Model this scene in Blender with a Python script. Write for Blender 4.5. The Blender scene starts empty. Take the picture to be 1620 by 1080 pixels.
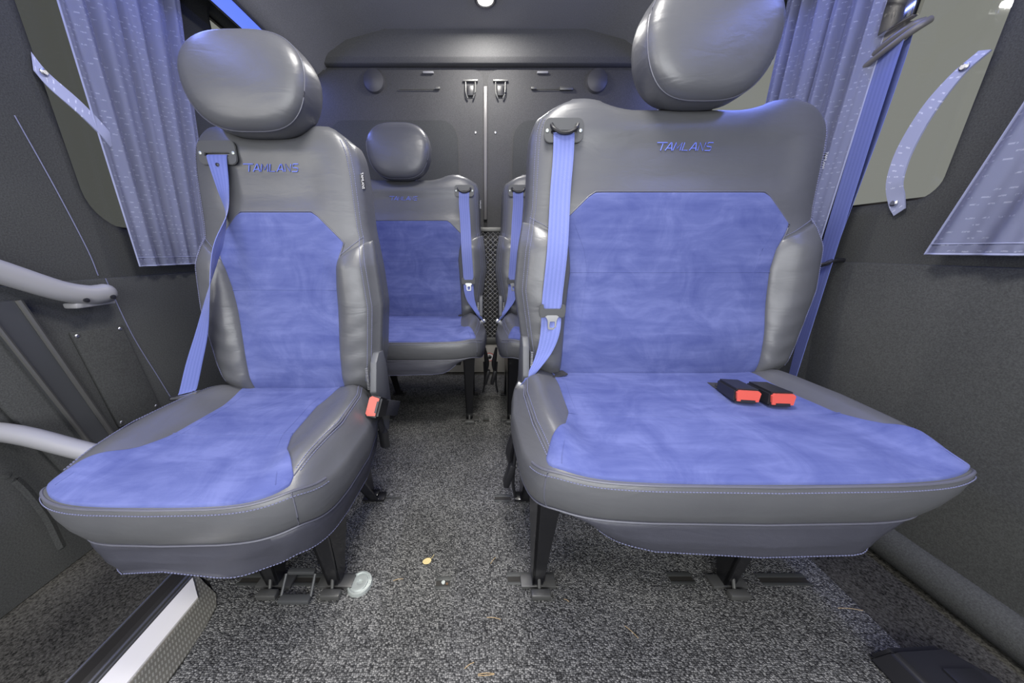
import bpy, bmesh, math, random
from mathutils import Vector, Matrix
from math import sin, cos, pi, radians, sqrt, atan, tan
random.seed(4)
SC = bpy.context.scene
COL = SC.collection
# ------------------------------------------------------------------ camera
F_PX = 480.0
cam_d = bpy.data.cameras.new('camera'); cam = bpy.data.objects.new('camera', cam_d)
COL.objects.link(cam)
cam_d.sensor_width = 36.0; cam_d.lens = F_PX/1620*36.0
cam_d.shift_x = (810-768)/1620.0
cam_d.clip_start = 0.02
cam.location = (0, 0, 0.8)
cam.rotation_euler = (radians(90)-atan(145/480), 0, 0)
SC.camera = cam
# ------------------------------------------------------------------ world and view
w = bpy.data.worlds.new('world'); SC.world = w; w.use_nodes = True
bg = w.node_tree.nodes['Background']
bg.inputs['Color'].default_value = (0.258, 0.260, 0.246, 1); bg.inputs['Strength'].default_value = 1.0
SC.view_settings.view_transform = 'Standard'; SC.view_settings.look = 'None'
SC.view_settings.gamma = 1; SC.view_settings.use_curve_mapping = False
SC.view_settings.exposure = 0.0
# ------------------------------------------------------------------ lamps of the cabin and added fill lights
def area(name, loc, size, energy, color, rot=(0, 0, 0), sy=None):
    l = bpy.data.lights.new(name, 'AREA'); l.energy = energy; l.color = color; l.size = size
    if sy: l.shape = 'RECTANGLE'; l.size_y = sy
    o = bpy.data.objects.new(name, l); COL.objects.link(o); o.location = loc; o.rotation_euler = rot
    return o
area('roof_fill_front', (0, -0.45, 1.8), 0.5, 34, (1, 0.97, 0.92), (radians(-28), 0, 0))  # unseen fill added above and behind the camera, lights the seat fronts
area('roof_fill_middle', (0, 0.45, 1.835), 0.35, 21, (1, 0.97, 0.92))  # unseen overhead fill added above the frame, no fixture modelled
area('roof_light_rear', (0, 1.68, 1.835), 0.09, 8, (1, 0.97, 0.92))
area('area_light_left', (-1.0, -0.25, 0.95), 0.7, 12, (1, 0.98, 0.93), (0, radians(-78), radians(18)), 1.1)  # unseen area light inside the left wall, no open door built there
area('front_fill', (0, -0.95, 1.0), 1.5, 30, (0.96, 0.98, 1.0), (radians(84), 0, 0), 0.9)  # broad soft fill added behind the camera, unseen, brightens from the front
area('led_light_left', (-0.95, 0.75, 1.635), 0.05, 7.5, (0.20, 0.27, 1.0), (0, radians(-35), 0), 2.4)
area('led_light_right', (0.95, 0.75, 1.635), 0.05, 9, (0.20, 0.27, 1.0), (0, radians(35), 0), 2.4)
# ------------------------------------------------------------------ materials
def mat(name, color=(0.5, 0.5, 0.5), rough=0.5, metal=0.0, spec=0.5, emit=None, estr=0, sheen=0, coat=0):
    m = bpy.data.materials.new(name); m.use_nodes = True
    b = m.node_tree.nodes['Principled BSDF']
    b.inputs['Base Color'].default_value = (*color, 1); b.inputs['Roughness'].default_value = rough
    b.inputs['Metallic'].default_value = metal; b.inputs['Specular IOR Level'].default_value = spec
    if emit: b.inputs['Emission Color'].default_value = (*emit, 1); b.inputs['Emission Strength'].default_value = estr
    if sheen: b.inputs['Sheen Weight'].default_value = sheen; b.inputs['Sheen Roughness'].default_value = 0.4
    if coat: b.inputs['Coat Weight'].default_value = coat
    return m
class N:
    """small node-graph helper"""
    def __init__(s, m): s.t = m.node_tree; s.b = s.t.nodes['Principled BSDF']; s.x = 0
    def n(s, typ, **kw):
        nd = s.t.nodes.new(typ)
        for k, v in kw.items():
            if k in nd.inputs: nd.inputs[k].default_value = v
            else: setattr(nd, k, v)
        return nd
    def l(s, a, b): s.t.links.new(a, b)
    def coord(s, which='Object', scale=(1, 1, 1), rot=(0, 0, 0)):
        tc = s.n('ShaderNodeTexCoord'); mp = s.n('ShaderNodeMapping')
        mp.inputs['Scale'].default_value = scale; mp.inputs['Rotation'].default_value = rot
        s.l(tc.outputs[which], mp.inputs['Vector']); return mp.outputs['Vector']
    def noise(s, vec, scale, detail=3, rough=0.5, dist=0):
        nd = s.n('ShaderNodeTexNoise'); s.l(vec, nd.inputs['Vector'])
        nd.inputs['Scale'].default_value = scale; nd.inputs['Detail'].default_value = detail
        nd.inputs['Roughness'].default_value = rough; nd.inputs['Distortion'].default_value = dist
        return nd.outputs['Fac']
    def ramp(s, fac, stops):
        r = s.n('ShaderNodeValToRGB'); e = r.color_ramp.elements
        while len(e) < len(stops): e.new(0.5)
        for i, (p, c) in enumerate(stops):
            e[i].position = p; e[i].color = (*c, 1) if len(c) == 3 else c
        s.l(fac, r.inputs['Fac']); return r.outputs['Color']
    def math(s, op, a, b=None, c=None):
        nd = s.n('ShaderNodeMath', operation=op)
        for i, v in enumerate((a, b, c)):
            if v is None: continue
            if isinstance(v, (int, float)): nd.inputs[i].default_value = v
            else: s.l(v, nd.inputs[i])
        return nd.outputs[0]
    def bump(s, h, strength=0.2, dist=0.002, prev=None):
        nd = s.n('ShaderNodeBump'); nd.inputs['Strength'].default_value = strength
        nd.inputs['Distance'].default_value = dist; s.l(h, nd.inputs['Height'])
        if prev: s.l(prev, nd.inputs['Normal'])
        return nd.outputs['Normal']
M = {}
def leather(name, c0, c1, rough=0.36):
    m = mat(name, c0, rough, spec=0.55); g = N(m); v = g.coord()
    n1 = g.noise(v, 5, 4, 0.6)
    g.l(g.ramp(n1, [(0.3, c0), (0.7, c1)]), g.b.inputs['Base Color'])
    vo = g.n('ShaderNodeTexVoronoi'); vo.feature = 'DISTANCE_TO_EDGE'; vo.inputs['Scale'].default_value = 430
    g.l(v, vo.inputs['Vector'])
    b1 = g.bump(vo.outputs['Distance'], 0.10, 0.001)
    v2 = g.coord('Object', (1, 1, 3.2), (0.0, 0.5, 0.0))
    n2 = g.noise(v2, 9, 3, 0.55, 0.8)
    b2 = g.bump(n2, 0.13, 0.010, b1)
    g.l(b2, g.b.inputs['Normal'])
    g.l(g.ramp(n1, [(0.2, (rough+.06,)*3), (0.8, (rough-.06,)*3)]), g.b.inputs['Roughness'])
    return m
M['leather'] = leather('grey leather', (0.077, 0.079, 0.087), (0.094, 0.096, 0.103))
M['leather_dark'] = leather('grey leather skirt', (0.085, 0.087, 0.112), (0.105, 0.107, 0.135), 0.42)
def suede():
    m = mat('blue suede', (0.1, 0.13, 0.45), 0.9, spec=0.12, sheen=0.10); g = N(m); v = g.coord()
    m_b = g.b; m_b.inputs['Sheen Tint'].default_value = (0.7, 0.75, 1, 1)
    a = g.noise(v, 9, 5, 0.62, 1.2); st = g.noise(g.coord('Object', (1, 6, 6), (0.2, 0.1, 0.4)), 6, 4, 0.6, 0.5)
    mx = g.math('ADD', g.math('MULTIPLY', a, 0.6), g.math('MULTIPLY', st, 0.4))
    g.l(g.ramp(mx, [(0.36, (0.064, 0.080, 0.222)), (0.5, (0.088, 0.107, 0.262)), (0.63, (0.120, 0.141, 0.315))]), g.b.inputs['Base Color'])
    f = g.noise(v, 700, 2)
    g.l(g.bump(f, 0.25, 0.001), g.b.inputs['Normal'])
    return m
M['suede'] = suede()
def web():
    m = mat('blue belt webbing', (0.11, 0.14, 0.55), 0.5, spec=0.4, sheen=0.2); g = N(m)
    tc = g.n('ShaderNodeTexCoord'); sp = g.n('ShaderNodeSeparateXYZ'); g.l(tc.outputs['UV'], sp.inputs[0])
    s = g.math('SINE', g.math('MULTIPLY', sp.outputs['X'], 2*pi*5))
    t = g.math('SINE', g.math('MULTIPLY', g.math('ADD', sp.outputs['Y'], g.math('MULTIPLY', g.math('ABSOLUTE', g.math('SUBTRACT', sp.outputs['X'], 0.5)), 0.02)), 2*pi*420))
    g.l(g.ramp(g.math('MULTIPLY_ADD', s, 0.5, 0.5), [(0.2, (0.115, 0.147, 0.385)), (0.8, (0.138, 0.170, 0.435))]), g.b.inputs['Base Color'])
    g.l(g.bump(t, 0.25, 0.0006), g.b.inputs['Normal'])
    return m
M['web'] = web()
def felt(name, c, scale=260, spk=0.6, b=0.35):
    m = mat(name, c, 0.95, spec=0.1); g = N(m); v = g.coord()
    n = g.noise(v, scale, 3, 0.7); n2 = g.noise(v, 4, 3)
    lo = tuple(x*(1-spk) for x in c); hi = tuple(x*(1+spk) for x in c)
    mix = g.math('ADD', g.math('MULTIPLY', n, 0.8), g.math('MULTIPLY', n2, 0.2))
    g.l(g.ramp(mix, [(0.36, lo), (0.64, hi)]), g.b.inputs['Base Color'])
    g.l(g.bump(n, b, 0.002), g.b.inputs['Normal'])
    return m
M['lining'] = felt('charcoal wall lining', (0.060, 0.062, 0.062), 330, 0.26)
M['pocket'] = felt('dark lining', (0.035, 0.037, 0.040), 330, 0.35)
M['ceiling'] = felt('grey headliner', (0.30, 0.30, 0.305), 280, 0.15, 0.15)
M['door_lining'] = felt('dark rear door lining', (0.072, 0.072, 0.074), 280, 0.2, 0.15)
M['header'] = felt('grey rear header lining', (0.11, 0.11, 0.112), 280, 0.15, 0.15)
M['step_carpet'] = felt('step carpet', (0.050, 0.048, 0.042), 210, 0.85)
def carpet():
    m = mat('ribbed loop carpet', (0.1, 0.1, 0.1), 0.95, spec=0.1); g = N(m)
    v = g.coord('Object', (1.0, 1.35, 1))
    dn = g.n('ShaderNodeTexNoise'); dn.inputs['Scale'].default_value = 30; g.l(v, dn.inputs['Vector'])
    vm = g.n('ShaderNodeVectorMath', operation='SCALE'); g.l(dn.outputs['Color'], vm.inputs[0]); vm.inputs['Scale'].default_value = 0.006
    va = g.n('ShaderNodeVectorMath', operation='ADD'); g.l(v, va.inputs[0]); g.l(vm.outputs[0], va.inputs[1])
    vo = g.n('ShaderNodeTexVoronoi'); vo.inputs['Scale'].default_value = 235; vo.inputs['Randomness'].default_value = 0.7
    g.l(va.outputs[0], vo.inputs['Vector'])
    n = g.noise(v, 420, 2, 0.6); big = g.noise(v, 3.5, 4, 0.6)
    cell = g.n('ShaderNodeSeparateColor'); g.l(vo.outputs['Color'], cell.inputs[0])
    h = g.math('SUBTRACT', 1.0, g.math('MULTIPLY', vo.outputs['Distance'], 1.25))
    mixv = g.math('ADD', g.math('MULTIPLY', cell.outputs[0], 0.30), g.math('MULTIPLY', h, 0.42))
    mixv = g.math('ADD', mixv, g.math('MULTIPLY', n, 0.26))
    mixv = g.math('ADD', mixv, g.math('MULTIPLY', big, 0.26))
    g.l(g.ramp(mixv, [(0.40, (0.024, 0.024, 0.025)), (0.66, (0.128, 0.128, 0.126)), (0.92, (0.37, 0.365, 0.35))]), g.b.inputs['Base Color'])
    g.l(g.bump(h, 0.7, 0.004), g.b.inputs['Normal'])
    return m
M['carpet'] = carpet()
def curtain_mat():
    m = mat('lavender curtain fabric', (0.3, 0.32, 0.5), 0.6, spec=0.35, sheen=0.3); g = N(m)
    tc = g.n('ShaderNodeTexCoord'); sp = g.n('ShaderNodeSeparateXYZ'); g.l(tc.outputs['UV'], sp.inputs[0])
    X, Y = sp.outputs['X'], sp.outputs['Y']
    rowf = g.math('DIVIDE', Y, 0.0135); row = g.math('FLOOR', rowf); fy = g.math('FRACT', rowf)
    colf = g.math('ADD', g.math('DIVIDE', X, 0.021), g.math('MULTIPLY', row, 0.37)); colm = g.math('FLOOR', colf); fx = g.math('FRACT', colf)
    cx = g.n('ShaderNodeCombineXYZ'); g.l(colm, cx.inputs[0]); g.l(row, cx.inputs[1])
    wn = g.n('ShaderNodeTexWhiteNoise'); wn.noise_dimensions = '2D'; g.l(cx.outputs[0], wn.inputs['Vector'])
    fine = g.noise(g.coord('UV', (1, 1, 1)), 260, 1)
    on = g.math('GREATER_THAN', wn.outputs['Value'], 0.42)
    a = g.math('MULTIPLY', g.math('GREATER_THAN', fx, 0.22), g.math('LESS_THAN', fx, 0.72))
    b = g.math('MULTIPLY', g.math('GREATER_THAN', fy, 0.40), g.math('LESS_THAN', fy, 0.62))
    k = g.math('MULTIPLY', g.math('MULTIPLY', a, b), on)
    k = g.math('MULTIPLY', k, g.math('GREATER_THAN', fine, 0.44))
    mx = g.n('ShaderNodeMix', data_type='RGBA')
    g.l(k, mx.inputs['Factor']); mx.inputs['A'].default_value = (0.27, 0.29, 0.43, 1); mx.inputs['B'].default_value = (0.46, 0.48, 0.62, 1)
    g.l(mx.outputs['Result'], g.b.inputs['Base Color'])
    t = g.noise(g.coord('UV', (1, 1, 1)), 900, 2)
    g.l(g.bump(t, 0.2, 0.0006), g.b.inputs['Normal'])
    return m
M['curtain'] = curtain_mat()
def tread():
    m = mat('aluminium tread plate', (0.55, 0.54, 0.48), 0.35, 0.85); g = N(m)
    v = g.coord('Object', (1, 1, 1), (0, 0, 0.7)); sp = g.n('ShaderNodeSeparateXYZ'); g.l(v, sp.inputs[0])
    ry = g.math('DIVIDE', sp.outputs['Y'], 0.0045); row = g.math('FLOOR', ry); fy = g.math('FRACT', ry)
    rx = g.math('ADD', g.math('DIVIDE', sp.outputs['X'], 0.016), g.math('MULTIPLY', g.math('MODULO', row, 4), 0.25)); fx = g.math('FRACT', rx)
    k = g.math('MULTIPLY', g.math('MULTIPLY', g.math('GREATER_THAN', fx, 0.15), g.math('LESS_THAN', fx, 0.7)), g.math('MULTIPLY', g.math('GREATER_THAN', fy, 0.25), g.math('LESS_THAN', fy, 0.75)))
    g.l(g.bump(k, 0.8, 0.002), g.b.inputs['Normal'])
    g.l(g.ramp(k, [(0, (0.42, 0.40, 0.34)), (1, (0.75, 0.74, 0.66))]), g.b.inputs['Base Color'])
    return m
M['tread'] = tread()
M['black'] = mat('black plastic', (0.016, 0.016, 0.019), 0.4)
M['black_metal'] = mat('black painted metal', (0.012, 0.012, 0.014), 0.3, 0.2, coat=0.3)
M['greyplastic'] = mat('dark grey plastic', (0.062, 0.064, 0.066), 0.45)
M['ringplastic'] = mat('grey brown plastic', (0.12, 0.115, 0.115), 0.4)
M['lever'] = mat('grey plastic cover', (0.085, 0.088, 0.095), 0.5)
M['handle'] = mat('light grey handle plastic', (0.27, 0.27, 0.285), 0.38)
M['steel'] = mat('brushed steel', (0.55, 0.55, 0.56), 0.3, 0.95)
M['zinc'] = mat('zinc plated steel', (0.50, 0.54, 0.52), 0.38, 0.55)
M['grate'] = mat('grey mesh metal', (0.34, 0.34, 0.33), 0.5, 0.4)
M['slotmetal'] = mat('dark rail metal', (0.085, 0.088, 0.085), 0.5, 0.5)
M['dull'] = mat('dull grey metal', (0.16, 0.16, 0.155), 0.45, 0.7)
M['rust'] = mat('rusty steel', (0.13, 0.075, 0.04), 0.7, 0.3)
M['chrome'] = mat('polished cover', (0.72, 0.71, 0.69), 0.08, 1.0)
M['red'] = mat('red button plastic', (0.56, 0.085, 0.06), 0.35)
M['blue_thread'] = mat('blue thread', (0.16, 0.22, 0.75), 0.6)
M['thread'] = mat('grey blue thread', (0.16, 0.17, 0.28), 0.6)
M['white'] = mat('white strip', (0.75, 0.73, 0.74), 0.6)
M['cream'] = mat('cream panel', (0.40, 0.38, 0.35), 0.6)
M['rubber'] = mat('black rubber', (0.020, 0.018, 0.015), 0.6)
M['doormetal'] = mat('door rail metal', (0.12, 0.125, 0.135), 0.35, 0.6)
M['leaf'] = mat('dry yellow leaf', (0.62, 0.50, 0.24), 0.7)
M['twig'] = mat('dry pine needle', (0.42, 0.30, 0.16), 0.8)
M['tagblack'] = mat('black woven tag', (0.03, 0.03, 0.03), 0.7)
M['taglight'] = mat('light tag print', (0.6, 0.6, 0.62), 0.7)
M['satin'] = mat('satin tie lining', (0.22, 0.24, 0.55), 0.45, sheen=0.3)
M['webblack'] = felt('black webbing', (0.05, 0.05, 0.055), 900, 0.6)
M['led'] = mat('blue led diffuser', (0.1, 0.15, 0.8), 0.4, emit=(0.115, 0.20, 0.90), estr=1.1)
M['lamp'] = mat('lamp lens', (1, 1, 1), 0.3, emit=(1, 0.96, 0.85), estr=30)
M['housing'] = mat('led housing', (0.06, 0.06, 0.068), 0.5)
def glass(name, tint):
    m = bpy.data.materials.new(name); m.use_nodes = True; t = m.node_tree; t.nodes.clear()
    o = t.nodes.new('ShaderNodeOutputMaterial'); tr = t.nodes.new('ShaderNodeBsdfTransparent'); gl = t.nodes.new('ShaderNodeBsdfGlossy')
    tr.inputs['Color'].default_value = (*tint, 1); gl.inputs['Roughness'].default_value = 0.03
    mx = t.nodes.new('ShaderNodeMixShader'); mx.inputs[0].default_value = 0.04
    t.links.new(tr.outputs[0], mx.inputs[1]); t.links.new(gl.outputs[0], mx.inputs[2]); t.links.new(mx.outputs[0], o.inputs[0])
    return m
M['glass'] = glass('clear window glass', (0.95, 0.96, 0.94))
M['glass_dark'] = glass('tinted window glass', (0.55, 0.56, 0.55))
# ------------------------------------------------------------------ object helpers
def obj(name, bm, m, parent=None, smooth=True, sharp=35):
    bmesh.ops.recalc_face_normals(bm, faces=bm.faces[:])
    me = bpy.data.meshes.new(name); bm.to_mesh(me); bm.free()
    if m: me.materials.append(M[m] if isinstance(m, str) else m)
    if smooth:
        for p in me.polygons: p.use_smooth = True
        try: me.set_sharp_from_angle(angle=radians(sharp))
        except Exception: pass
    o = bpy.data.objects.new(name, me); COL.objects.link(o)
    if parent: o.parent = parent
    return o
def thing(name, label, cat, loc=(0, 0, 0), rz=0, group=None):
    o = bpy.data.objects.new(name, None); COL.objects.link(o); o.location = loc; o.rotation_euler = (0, 0, rz)
    o.empty_display_size = 0.05
    return tag(o, label, cat, group)
def islands(name, bm, m, parent=None, **k):
    """every loose piece of bm becomes an object of its own"""
    left = set(bm.verts); out = []
    while left:
        st = [left.pop()]; comp = {st[0]}
        while st:
            v = st.pop()
            for e in v.link_edges:
                q = e.other_vert(v)
                if q in left: left.discard(q); comp.add(q); st.append(q)
        nb = bmesh.new(); mp = {}
        for v in bm.verts:
            if v in comp: mp[v] = nb.verts.new(v.co)
        for f in bm.faces:
            if f.verts[0] in comp: nb.faces.new([mp[v] for v in f.verts])
        out.append(obj(name, nb, m, parent, **k))
    bm.free(); return out
def tag(o, label, cat, group=None):
    o['label'] = label; o['category'] = cat
    if group: o['group'] = group
    return o
def struct(name, bm, m, parent=None, **k):
    o = obj(name, bm, m, parent, **k)
    if not parent: o['kind'] = 'structure'
    return o
def box(bm, c, s, bev=0.0, rot=None, seg=2):
    r = bmesh.ops.create_cube(bm, size=1.0); vs = r['verts']
    bmesh.ops.scale(bm, vec=s, verts=vs)
    if bev > 0:
        es = list({e for v in vs for e in v.link_edges})
        q = bmesh.ops.bevel(bm, geom=es, offset=bev, segments=seg, profile=0.5, affect='EDGES')
        vs = list({v for f in q['faces'] for v in f.verts} | {v for v in vs if v.is_valid})
    if rot is not None: bmesh.ops.rotate(bm, cent=(0, 0, 0), matrix=rot, verts=vs)
    bmesh.ops.translate(bm, vec=c, verts=vs)
    return vs
def boxb(c, s, bev=0.0, rot=None):
    bm = bmesh.new(); box(bm, c, s, bev, rot); return bm
def catmull(P, n):
    out = []
    Q = [2*P[0]-P[1]] + list(P) + [2*P[-1]-P[-2]]
    for i in range(1, len(Q)-2):
        for k in range(n):
            t = k/n; a, b, c, d = Q[i-1], Q[i], Q[i+1], Q[i+2]
            out.append(0.5*((2*b)+(c-a)*t+(2*a-5*b+4*c-d)*t*t+(3*b-a-3*c+d)*t*t*t))
    out.append(P[-1]); return out
def tube(bm, pts, r, n=8, closed=False, sx=1.0, up=None, smooth=0):
    pts = [Vector(p) for p in pts]
    if smooth:
        if isinstance(r, (list, tuple)): r = catmull(list(r), smooth)
        pts = catmull(pts, smooth)
    rings = []; L = len(pts); ref = Vector(up) if up else None
    for i, p in enumerate(pts):
        if closed: d = pts[(i+1) % L]-pts[i-1]
        else: d = pts[min(i+1, L-1)]-pts[max(i-1, 0)]
        d.normalize()
        u = ref if ref else Vector((0, 0, 1))
        if abs(u.dot(d)) > 0.95: u = Vector((1, 0, 0))
        a = d.cross(u).normalized(); b = a.cross(d).normalized()
        rr = r[i] if isinstance(r, (list, tuple)) else r
        rings.append([bm.verts.new(p+a*cos(2*pi*k/n)*rr*sx+b*sin(2*pi*k/n)*rr) for k in range(n)])
    m = L if closed else L-1
    for i in range(m):
        A, B = rings[i], rings[(i+1) % L]
        for k in range(n): bm.faces.new((A[k], A[(k+1) % n], B[(k+1) % n], B[k]))
    if not closed:
        bm.faces.new(rings[0][::-1]); bm.faces.new(rings[-1])
def tubeb(*a, **k):
    bm = bmesh.new(); tube(bm, *a, **k); return bm
def prism(bm, poly, vec):
    """extrude a closed 3D polygon along vec"""
    vec = Vector(vec); A = [bm.verts.new(Vector(p)) for p in poly]; B = [bm.verts.new(Vector(p)+vec) for p in poly]
    bm.faces.new(A[::-1]); bm.faces.new(B)
    n = len(A)
    for i in range(n): bm.faces.new((A[i], A[(i+1) % n], B[(i+1) % n], B[i]))
def prismb(poly, vec, bev=0):
    bm = bmesh.new(); prism(bm, poly, vec)
    if bev: bmesh.ops.bevel(bm, geom=bm.edges[:], offset=bev, segments=2, profile=0.5, affect='EDGES')
    return bm
def lathe(bm, prof, c, axis='Z', n=32):
    """prof: list of (radius, height)"""
    rings = []
    for r, h in prof:
        ring = []
        for k in range(n):
            a = 2*pi*k/n
            v = (r*cos(a), r*sin(a), h) if axis == 'Z' else ((r*cos(a), h, r*sin(a)) if axis == 'Y' else (h, r*cos(a), r*sin(a)))
            ring.append(bm.verts.new(Vector(v)+Vector(c)))
        rings.append(ring)
    for A, B in zip(rings, rings[1:]):
        for k in range(n): bm.faces.new((A[k], A[(k+1) % n], B[(k+1) % n], B[k]))
    bm.faces.new(rings[0]); bm.faces.new(rings[-1])
def latheb(*a, **k):
    bm = bmesh.new(); lathe(bm, *a, **k); return bm
def grid(bm, f, nu, nv, uvf=None):
    V = [[bm.verts.new(f(i/nu, j/nv)) for i in range(nu+1)] for j in range(nv+1)]
    uvl = bm.loops.layers.uv.verify() if uvf else None
    for j in range(nv):
        for i in range(nu):
            fc = bm.faces.new((V[j][i], V[j][i+1], V[j+1][i+1], V[j+1][i]))
            if uvf:
                for lp, (a, b) in zip(fc.loops, ((i, j), (i+1, j), (i+1, j+1), (i, j+1))): lp[uvl].uv = uvf(a/nu, b/nv)
    return V
def rrect(y0, z0, y1, z1, r, n=6):
    out = []
    for cx, cy, a0 in ((y1-r, z0+r, -90), (y1-r, z1-r, 0), (y0+r, z1-r, 90), (y0+r, z0+r, 180)):
        for k in range(n+1):
            a = radians(a0+90*k/n); out.append((cx+r*cos(a), cy+r*sin(a)))
    return out
def plate(outer, holes, f, t, bm=None):
    """flat plate with holes; f maps (a,b,t)->3D ; t thickness"""
    bm = bm or bmesh.new(); es = []; loops = []
    for lp in [outer]+holes:
        vs = [bm.verts.new(f(a, b, 0)) for a, b in lp]; loops.append(vs)
        es += [bm.edges.new((vs[i], vs[(i+1) % len(vs)])) for i in range(len(vs))]
    r = bmesh.ops.triangle_fill(bm, use_beauty=True, use_dissolve=False, edges=es)
    fs = [g for g in r['geom'] if isinstance(g, bmesh.types.BMFace)]
    q = bmesh.ops.extrude_face_region(bm, geom=fs)
    vs = [g for g in q['geom'] if isinstance(g, bmesh.types.BMVert)]
    bmesh.ops.translate(bm, vec=Vector(f(0, 0, t))-Vector(f(0, 0, 0)), verts=vs)
    return bm
def ribbon(keys, n=10, th=0.0012, m='web', name='seat_belt', parent=None, us=1.0):
    """keys: (centre, half width vector); flat webbing with thickness"""
    C = catmull([Vector(k[0]) for k in keys], n); Wv = catmull([Vector(k[1]) for k in keys], n)
    bm = bmesh.new(); uvl = bm.loops.layers.uv.verify(); d = 0; rows = []; prev = None; nx = 6
    for i, (c, wv) in enumerate(zip(C, Wv)):
        t = (C[min(i+1, len(C)-1)]-C[max(i-1, 0)]).normalized(); nn = t.cross(wv).normalized()*th*0.5
        if i: d += (C[i]-C[i-1]).length
        rows.append(([bm.verts.new(c+wv*(2*k/nx-1)+nn) for k in range(nx+1)], [bm.verts.new(c+wv*(2*k/nx-1)-nn) for k in range(nx+1)], d))
    def face(vs, uv):
        f = bm.faces.new(vs)
        for lp, q in zip(f.loops, uv): lp[uvl].uv = q
    for (A, B, d0), (A2, B2, d1) in zip(rows, rows[1:]):
        for k in range(nx):
            u0, u1 = k/nx*us, (k+1)/nx*us
            face((A[k], A[k+1], A2[k+1], A2[k]), ((u0, d0), (u1, d0), (u1, d1), (u0, d1)))
            face((B[k+1], B[k], B2[k], B2[k+1]), ((u1, d0), (u0, d0), (u0, d1), (u1, d1)))
        face((A[0], A2[0], B2[0], B[0]), ((0, d0), (0, d1), (0, d1), (0, d0)))
        face((A[nx], B[nx], B2[nx], A2[nx]), ((1, d0), (1, d0), (1, d1), (1, d1)))
    for R in (rows[0], rows[-1]): bm.faces.new(R[0]+R[1][::-1])
    return obj(name, bm, m, parent)
def text_mesh(body, size, depth, m, name, parent, mtx, shear=0.0, sx=1.0):
    c = bpy.data.curves.new('lettering_curve', 'FONT'); c.body = body; c.size = size; c.extrude = depth; c.align_x = 'CENTER'; c.align_y = 'CENTER'; c.shear = shear
    c.resolution_u = 3
    to = bpy.data.objects.new('t', c); COL.objects.link(to)
    dg = bpy.context.evaluated_depsgraph_get(); me = bpy.data.meshes.new_from_object(to.evaluated_get(dg))
    bpy.data.objects.remove(to); bpy.data.curves.remove(c)
    me.transform(Matrix.Scale(sx, 4, (1, 0, 0))); me.transform(mtx)
    me.materials.clear(); me.materials.append(M[m])
    o = bpy.data.objects.new(name, me); COL.objects.link(o)
    if parent: o.parent = parent
    return o
def E(s, p=4.0):
    s = min(1.0, abs(s)); return (1-s**p)**(1.0/p)
def ss(a, b, x):
    t = max(0.0, min(1.0, (x-a)/(b-a))); return t*t*(3-2*t)
def lerp(pts, x):
    """piecewise smooth interpolation of (x,y) points"""
    if x <= pts[0][0]: return pts[0][1]
    for (a, b), (c, d) in zip(pts, pts[1:]):
        if x <= c: return b+(d-b)*(x-a)/(c-a)
    return pts[-1][1]
def es(i): return sin(pi/2*(2*i-1))           # denser towards both edges
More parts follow.
